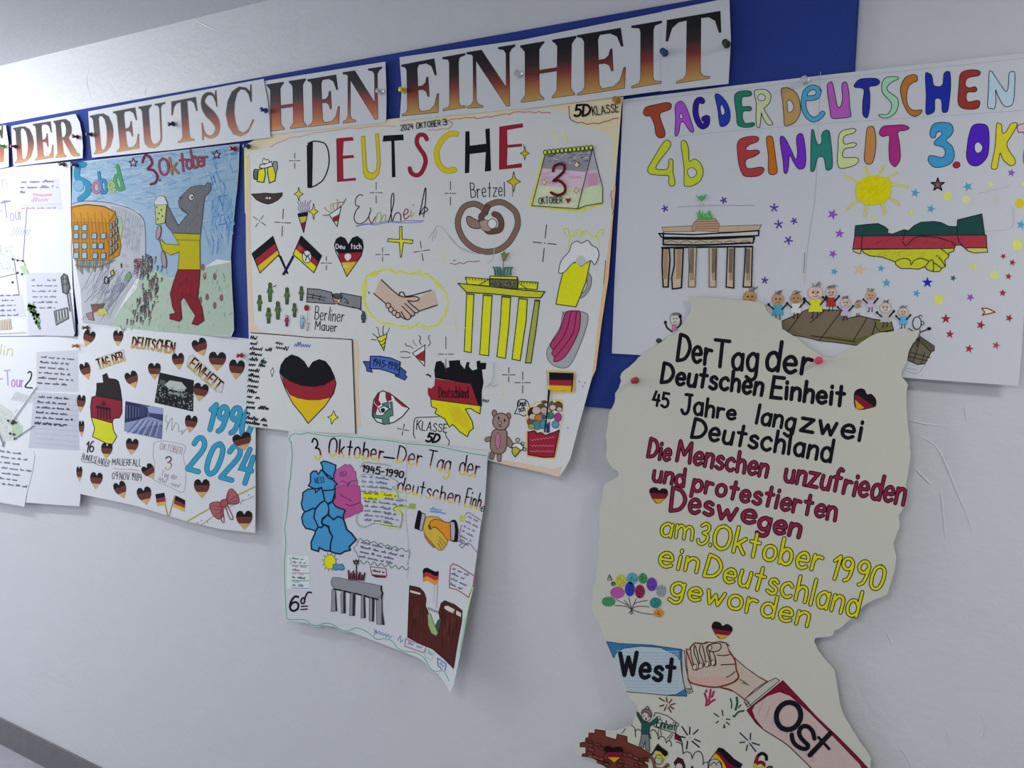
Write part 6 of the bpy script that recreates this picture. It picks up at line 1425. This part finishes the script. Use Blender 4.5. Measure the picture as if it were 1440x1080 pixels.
line(GA, [('45', '242 500 308 512', 58, 3.2, 60), ('Jahre', '370 535 605 562', 88, 3.8, 66), ('lang', '698 580 862 610', 84, 4.0, 90), ('zwei', '895 610 1155 655', 88, 4.4, 98)], BK, lab='black lettering 45 Jahre lang zwei')
line(GA, [('Deutschland', '415 640 1025 748', 84, 4.2, 98)], BK, lab='black lettering Deutschland')
RDG, RO = '78203a', '1e060c'
line(GB, [('Die', '222 133 315 150', 78, 3.2, 78), ('Menschen', '350 150 742 222', 90, 3.4, 90), ('unzufrieden', '825 240 1345 343', 88, 3.6, 110)], RDG, RO, ow=2.5, lab='red lettering Die Menschen unzufrieden')
line(GB, [('und', '245 240 378 262', 76, 3.2, 74), ('protestierten', '418 280 1045 412', 80, 3.4, 90)], RDG, RO, ow=2.5, lab='red lettering und protestierten')
line(GB, [('Des', '322 372 505 390', 100, 3.8, 96), ('we', '525 402 690 428', 86, 4.0, 86), ('gen', '708 445 885 488', 84, 4.4, 84)], RDG, RO, ow=2.5, lab='red lettering Deswegen')
YL, YO = 'bcb814', '1a1806'
line(GB, [('am', '278 478 415 500', 92, 2.8, 84), ('3.', '440 512 498 525', 92, 2.8, 90), ('Oktober', '508 528 975 638', 104, 3.4, 108), ('1990', '1025 662 1245 718', 98, 3.2, 112)], YL, YO, ow=2.5, lab='yellow lettering am 3.Oktober 1990')
line(GB, [('ein', '272 610 435 642', 96, 3.2, 96), ('Deutschland', '470 655 1140 835', 98, 3.2, 118)], YL, YO, ow=2.5, lab='yellow lettering ein Deutschland')
line(GB, [('geworden', '322 738 922 878', 92, 3.2, 100)], YL, YO, ow=2.5, lab='yellow lettering geworden')
HC = ('1c1418', '6c1c2c', 'b88818')
def gheart(pts_b, pts_r, pts_g, z):
    k = sh.part('heart_sticker', 'small black red gold heart').z(*z); k.f(pts_b, HC[0], 1).f(pts_r, HC[1]).f(pts_g, HC[2]).end()
gheart('1130 450 1150 428 1175 430 1188 452 1205 450 1225 470 1228 495 1215 510 1140 518', '1132 455 1150 458 1218 505 1200 515 1140 518', '1134 475 1175 512 1160 518 1140 518', GA)
gheart('228 285 240 268 262 268 272 280 285 272 305 275 312 292 305 310 270 340 245 322', '230 292 312 296 305 312 270 340 242 318', '245 318 298 318 268 341', GB)
gheart('503 880 515 858 540 862 552 876 570 868 592 880 595 898 580 918 545 936 520 915', '505 888 594 902 580 918 545 936 518 914', '520 912 578 920 545 936', GB)
k = sh.part('balloons_drawing', 'bunch of colourful fingerprint balloons').z(*GC_)
for p in ('410 460 380 430 275 375', '410 460 345 380', '410 460 385 360', '410 460 440 410 545 385', '410 462 460 435 560 440', '410 462 490 490 600 505', '410 465 360 435 270 430', '410 465 405 505', '410 465 385 495', '410 465 425 500', '410 460 450 370'): k.l(p, 1.0, '33333a', 1)
rn = random.Random(12)
k.hatch()
for x, y, rx, ry, c in ((320, 220, 45, 55, 'a8a040'), (415, 200, 48, 50, '4a8a98'), (505, 200, 38, 45, '3a7a48'), (580, 250, 45, 58, '5a3a94'), (290, 320, 62, 50, '9a4a8a'), (395, 290, 42, 62, '2c3494'), (480, 310, 42, 58, '7a2444'), (660, 305, 42, 52, '7e8488'), (215, 395, 58, 42, '3a7a4c'), (612, 405, 50, 46, '2c7472'), (640, 490, 44, 38, 'b07a30'), (255, 245, 22, 20, '5a6a3a')):
    k.c(x, y, rx, ry, c)
    for i in range(9): a = rn.uniform(0, 6.3); q = rn.uniform(.1, .9); k.c(x + rx * q * math.cos(a), y + ry * q * math.sin(a), 4.5, 4, ('2a2a34', '8a8a8a', c)[i % 3] if i % 3 != 2 else '3a2a3a', n=6)
k.hatch(False).l('205 215 222 168 245 210 215 215', 1, '2a2a30').l('230 180 225 200', 1, '2a2a30').end()
# the two arms
k = sh.part('sleeve_drawing', 'drawn blue sleeve lettered West').z(*GD_)
k.f('70 120 640 178 632 250 680 535 520 535 235 500 180 400 125 235', '97a6ac').f('70 120 180 135 400 145 640 178 632 262 590 220 480 165 330 155 200 170 140 210 125 245', '2e6488', out='20384c', w=1).f('520 528 600 520 650 490 668 480 680 535', '2e6488', out='20384c', w=.9)
k.l('632 250 645 380 670 490', 1.2, '2a2a30', 1).l('220 500 400 515 560 530', 1, '2a2a30', 1)
k.hatch()
for i in range(26): y = 190 + i * 12; k.l((150 + max(0, y - 240) * .3, y, 620, y + 4), .8, '8b9ca4' if i % 2 else 'a3b0b4')
k.hatch(False)
k.t('W', '175 378 300 372', 165, 6.2, BK).t('est', '322 392 575 425', 168, 6.0, BK, h2=190)
k.end()
k = sh.part('sleeve_drawing', 'drawn red sleeve lettered Ost').z(*GE)
k.f('270 640 545 415 760 640 960 840 1200 1090 770 1090 600 920 400 790 320 700', 'a99690').f('270 640 545 415 700 580 800 690 960 840 1100 980 1200 1090 1150 1090 1130 1050 900 810 750 660 600 530 520 500 430 530 330 600 310 640 330 700 400 790 340 740', '6a1228', out='3a0a14', w=.9)
k.l('400 790 560 890 660 980 770 1090', 1.4, '2a2024', 1)
for i in range(9): k.l((400 + i * 45, 560 + i * 48, 360 + i * 52, 660 + i * 46), .8, '977f7c', 1)
k.c(588, 684, 92, 105, None, BK, 7.2, .3).l('785 855 770 800 735 765 700 762 672 790 672 830 700 870 735 905 725 930 690 930 645 905 620 870 612 825', 6.2, BK, 1).l('905 815 750 980', 7, BK).l('815 845 895 932', 4, BK)
k.end()
k = sh.part('cuff_drawing', 'white drawn shirt cuffs').z(*GD_)
k.f('640 185 662 190 670 300 690 400 715 470 725 500 690 515 665 480 645 370', 'a0a092', out='2a2a2a', w=1.1).l('672 475 720 480 725 505', 1, '2a2a2a').c(697, 490, 10, 10, None, '2a2a2a', .9)
k.end()
k = sh.part('cuff_drawing', 'white drawn shirt cuff with a button').z(*GE)
k.f('255 555 430 425 490 395 520 415 300 600 272 615', 'a0a092', out='2a2a2a', w=1.1).f('250 575 270 560 300 605 275 615', 'a0a092', 0, '2a2a2a', 1.2).c(274, 588, 8, 10, None, '2a2a2a', .9)
k.end()
k = sh.part('clasped_hands_drawing', 'drawn hands clasped fist in fist', base=4).z(*GD_)
sk = 'a89a8c'
k.f('1040 240 1130 320 1230 390 1290 420 1200 480 1115 560 1040 500 920 465 1000 440 1060 400', sk, out='3a2420', w=1.1)
k.l('920 465 1000 480 1060 515 1120 560', 1.4, '6a3020', 1).l('1230 390 1290 422', 1.6, '6a3020')
k.f('675 175 700 180 715 155 745 130 800 135 830 122 880 128 930 118 980 130 1000 190 1040 250 1055 320 1070 390 1030 430 910 465 800 455 710 430 690 400 680 300', sk, 0, '5a2a1e', 1.2)
k.f('700 380 800 390 900 380 1040 400 1030 425 910 455 800 448 712 425', 'ae9084')
k.l('675 180 700 250 730 320', 2, '6a3020', 1).l('1000 190 1045 260 1055 330 1072 390 1030 430 910 465 800 455 710 430 690 400', 2.2, '6a3020', 1).l('715 155 745 130 800 135 840 125', 2, '6a3020', 1)
for p in ('705 160 715 230 745 330 770 320 765 280 735 200 738 150', '745 150 765 230 785 310 810 300 800 260 775 180 790 140', '800 150 815 220 830 300 860 295 850 250 830 180 840 150', '850 190 860 250 880 300 900 290 895 240 880 200', '838 150 860 140 910 130 940 145 930 180 890 195 850 190 838 165', '910 220 960 225 1010 215', '940 295 990 292 1045 290', '980 390 1020 370 1045 345', '1000 150 975 130 930 120'): k.l(p, 1.3, '2e2420', 1)
for x, y in ((740, 312), (785, 302), (832, 290), (880, 278)): k.c(x, y, 16, 22, 'b2a496', '2e2420', .9, .2)
k.c(855, 165, 14, 20, 'b2a496', '2e2420', .9, .3).l('1080 405 1110 420 1150 450', 1, '2e2420', 1).l('1095 430 1130 440', .9, '2e2420')
k.end()
# fireworks
def burst(lab, z, x, y, rays, c, dot=1):
    k = sh.part('firework_drawing', lab).z(*z)
    for q in rays: k.l(q, 1.9, c)
    if dot: k.c(x, y, 5, 6, c)
    k.end()
burst('red brown drawn firework burst', GD_, 528, 600, ('470 548 510 572', '525 545 530 580', '565 560 545 585', '590 590 555 600', '475 610 505 602', '510 642 522 615', '560 655 540 620', '578 630 550 610'), '5a2a22')
burst('black drawn firework burst', GG, 270, 518, ('170 375 240 480', '272 385 268 470', '375 415 315 470', '130 495 210 515', '400 565 330 535', '390 635 300 560', '230 655 242 560'), '14121c')
burst('thin grey drawn firework burst', GG, 678, 280, ('680 170 690 235', '580 210 635 248', '735 280 778 285', '605 330 632 308', '735 320 772 350', '700 390 705 350', '715 385 705 360'), '3a3a36')
burst('blue drawn firework burst', GG, 1022, 565, ('905 455 1000 545', '1040 460 1036 540', '905 578 965 572', '1060 580 1150 608', '1030 590 1105 688', '1000 610 985 675'), '1a2c42')
k = sh.part('firework_drawing', 'pink drawn spray of sparks').z(*GD_)
for p in ('815 515 830 560 825 605', '860 485 855 530 845 575', '885 500 870 540', '890 560 860 580 840 600', '830 490 825 500'): k.l(p, 3, '8a2a48', 1)
k.end()
k = sh.part('firework_drawing', 'green drawn spray of sparks').z(*GD_)
for p, w in (('1010 555 1020 590 1018 625', 2), ('1058 545 1062 590 1050 635', 3.2), ('1090 600 1072 622', 1.8), ('1112 645 1070 655 1040 690', 2.6), ('1030 682 1032 686', 2)): k.l(p, w, '2a4a2c', 1)
k.end()
# crowd at the bottom
k = sh.part('cloud_drawing', 'outlined cloud shapes of a crowd').z(*GD_)
for p in ('185 815 200 800 215 780', '260 755 285 780 290 845', '285 800 310 785 335 800', '400 800 430 790 455 820 465 860', '465 860 480 840 510 850 525 890', '525 885 545 870 560 885 562 915', '600 880 640 900 650 970', '650 970 680 955 710 970 720 1010', '720 1000 745 960 780 955 800 990 805 1050', '800 1050 820 1035 840 1040 840 1080', '860 1060 885 1035 910 1060', '910 1040 940 1035 945 1080'): k.l(p, 1.2, '1e1e22', 1)
k.end()
k = sh.part('brick_wall_drawing', 'drawn red brick wall with a heart').z(*GF)
bk, bl = '5e2f28', '30160f'
k.f('330 410 460 430 462 500 600 540 612 470 735 500 740 575 900 640 1040 720 1040 780 950 770 950 830 1000 860 1000 1000 1000 1300 600 1000 480 895 380 820 290 765 165 750 175 720 215 715 215 635 140 630 145 580 210 570 215 520 250 515 255 455 330 460', bk, out=bl, w=1)
rn = random.Random(5)
for i in range(40):
    x = rn.uniform(230, 960); y = 520 + (x - 230) * .33 + rn.uniform(0, 1) * 240
    if y > 760 + (x - 290) * .62: continue
    k.f((x, y, x + 70, y + 22, x + 70, y + 58, x, y + 36), ('6a3830', '54281f', '632f28', '70403a')[i % 4], out=bl, w=.8)
k.f('445 640 470 615 520 615 560 640 600 625 650 620 690 650 695 700 640 770 575 820 520 780 480 700', '14100f').f('480 690 695 690 650 760 500 755', '6a1428').f('500 755 655 755 580 820', 'b08c14').end()
k = sh.part('person_drawing', 'drawn cheering figure in a green jacket and bobble hat', base=20).z(*GF)
k.f('865 185 885 200 935 300 985 320 1030 325 1120 250 1150 270 1120 320 1025 370 1015 440 1040 525 1000 500 920 470 925 340 865 230', '1e4a46', out='10201e', w=1)
k.f('925 465 1015 475 1020 560 1025 690 975 660 965 560 945 640 885 640 905 560', '6a6a6a', out='2a2a2a', w=.9).c(985, 230, 62, 75, 'a8a498', '2a2422', 1).f('918 200 935 160 985 140 1030 165 1052 230 1030 250 1000 205 960 185 930 210', '6a5a5a', out='2a2422', w=1).c(995, 135, 18, 18, '8a8680', '2a2422', 1)
k.c(950, 240, 7, 11, BK).c(1008, 248, 7, 11, BK).c(978, 275, 10, 14, '1a0a0a').c(1140, 262, 16, 20, 'b0b0a4', '2a2422', .9).l('960 300 985 325', 1, '10201e').end()
k = sh.part('banner_drawing', 'small drawn banner lettered Einheit', base=2).z(*GF)
k.l('1075 250 1090 200 1150 205 1250 240 1390 345 1380 370 1365 380 1345 460 1250 430 1080 375 1080 330', 1.2, '2a2a2a').t('Einheit', '1105 375 1345 425', 105, 1.7, '1e3a36').l('1135 400 1130 540', 1, '2a2a2a').l('1165 410 1170 500', 1, '2a2a2a').l('1300 460 1235 540', 1, '2a2a2a').l('1320 470 1260 560', 1, '2a2a2a').end()
k = sh.part('flag_drawing', 'small red and white flag').z(*GG).f('85 455 120 480 150 500 180 590 80 535', '5a1222', out='2a0a10', w=.9).l('85 540 170 580', 1, 'b0a8a0').l('175 580 188 720', 1, '2a2a2a').end()
k = sh.part('flag_drawing', 'black red gold flag waving above the crowd', base=2).z(*GG)
k.f('605 680 640 640 690 650 760 710 830 780 940 850 900 900 960 1000 700 1000 650 830 560 770', 'b89418').f('590 710 630 660 720 720 800 800 900 860 935 855 900 940 900 1000 780 1000 700 830 640 750', '6a1424').f('610 678 640 640 690 650 760 710 830 780 942 852 905 900 840 880 760 830 680 740', '14121c').l('640 640 500 830', 1.3, '2a2a2a')
k.f('520 830 560 790 620 790 660 840 690 1000 520 1000', 'a0a094', 1, '1e1e22', 1).end()
k = sh.part('person_drawing', 'drawn figure waving a black red gold flag', base=24).z(*GF)
k.f('1125 600 1140 605 1250 690 1255 730 1210 760 1160 690 1090 670', '14100f').f('1090 680 1160 700 1225 760 1210 800 1180 770 1100 720', 'b8a424').l('1130 600 1040 750', 2.4, '1c2420').c(1140, 790, 50, 62, '9aa084', '2a2a1a', 1).f('1095 770 1120 730 1170 740 1200 790 1180 830 1170 770', 'a8a860', out='4a4a2a', w=.8).l('1045 760 1080 840 1090 1000', 4, '6a4030', 1).l('1260 860 1200 900 1150 960', 4, '6a4030', 1).c(1250, 862, 20, 22, '6a5a48', '2a2a1a', .9).f('1085 880 1180 890 1200 1100 1080 1100', '4a4a48').end()
k = sh.part('person_drawing', 'drawn figure with dark red hair').z(*GG)
k.f('70 830 120 765 180 790 210 860 215 1000 160 1000 180 880 120 850 100 900', '3a1820', out='1a0a10', w=1).c(135, 890, 48, 55, 'a8a090', '2a2422', .9).c(300, 890, 16, 18, '1e2420').end()
k = sh.part('lettering', 'black red gold class numeral 6', base=2).z(*GG)
k.l('1240 790 1235 745 1190 715 1140 740 1110 800 1095 870 1120 900 1180 900 1210 860 1190 830 1140 830 1105 860', 4.6, BK, 1).l('1125 770 1108 810 1100 850', 4.8, '6a1424', 1).l('1140 832 1190 830 1210 855', 4.8, '6a1424', 1).l('1098 860 1110 892 1150 905 1195 890', 4.8, 'a89a30', 1).t('a', '1245 960 1310 960', 130, 3, '2a3a2a').end()
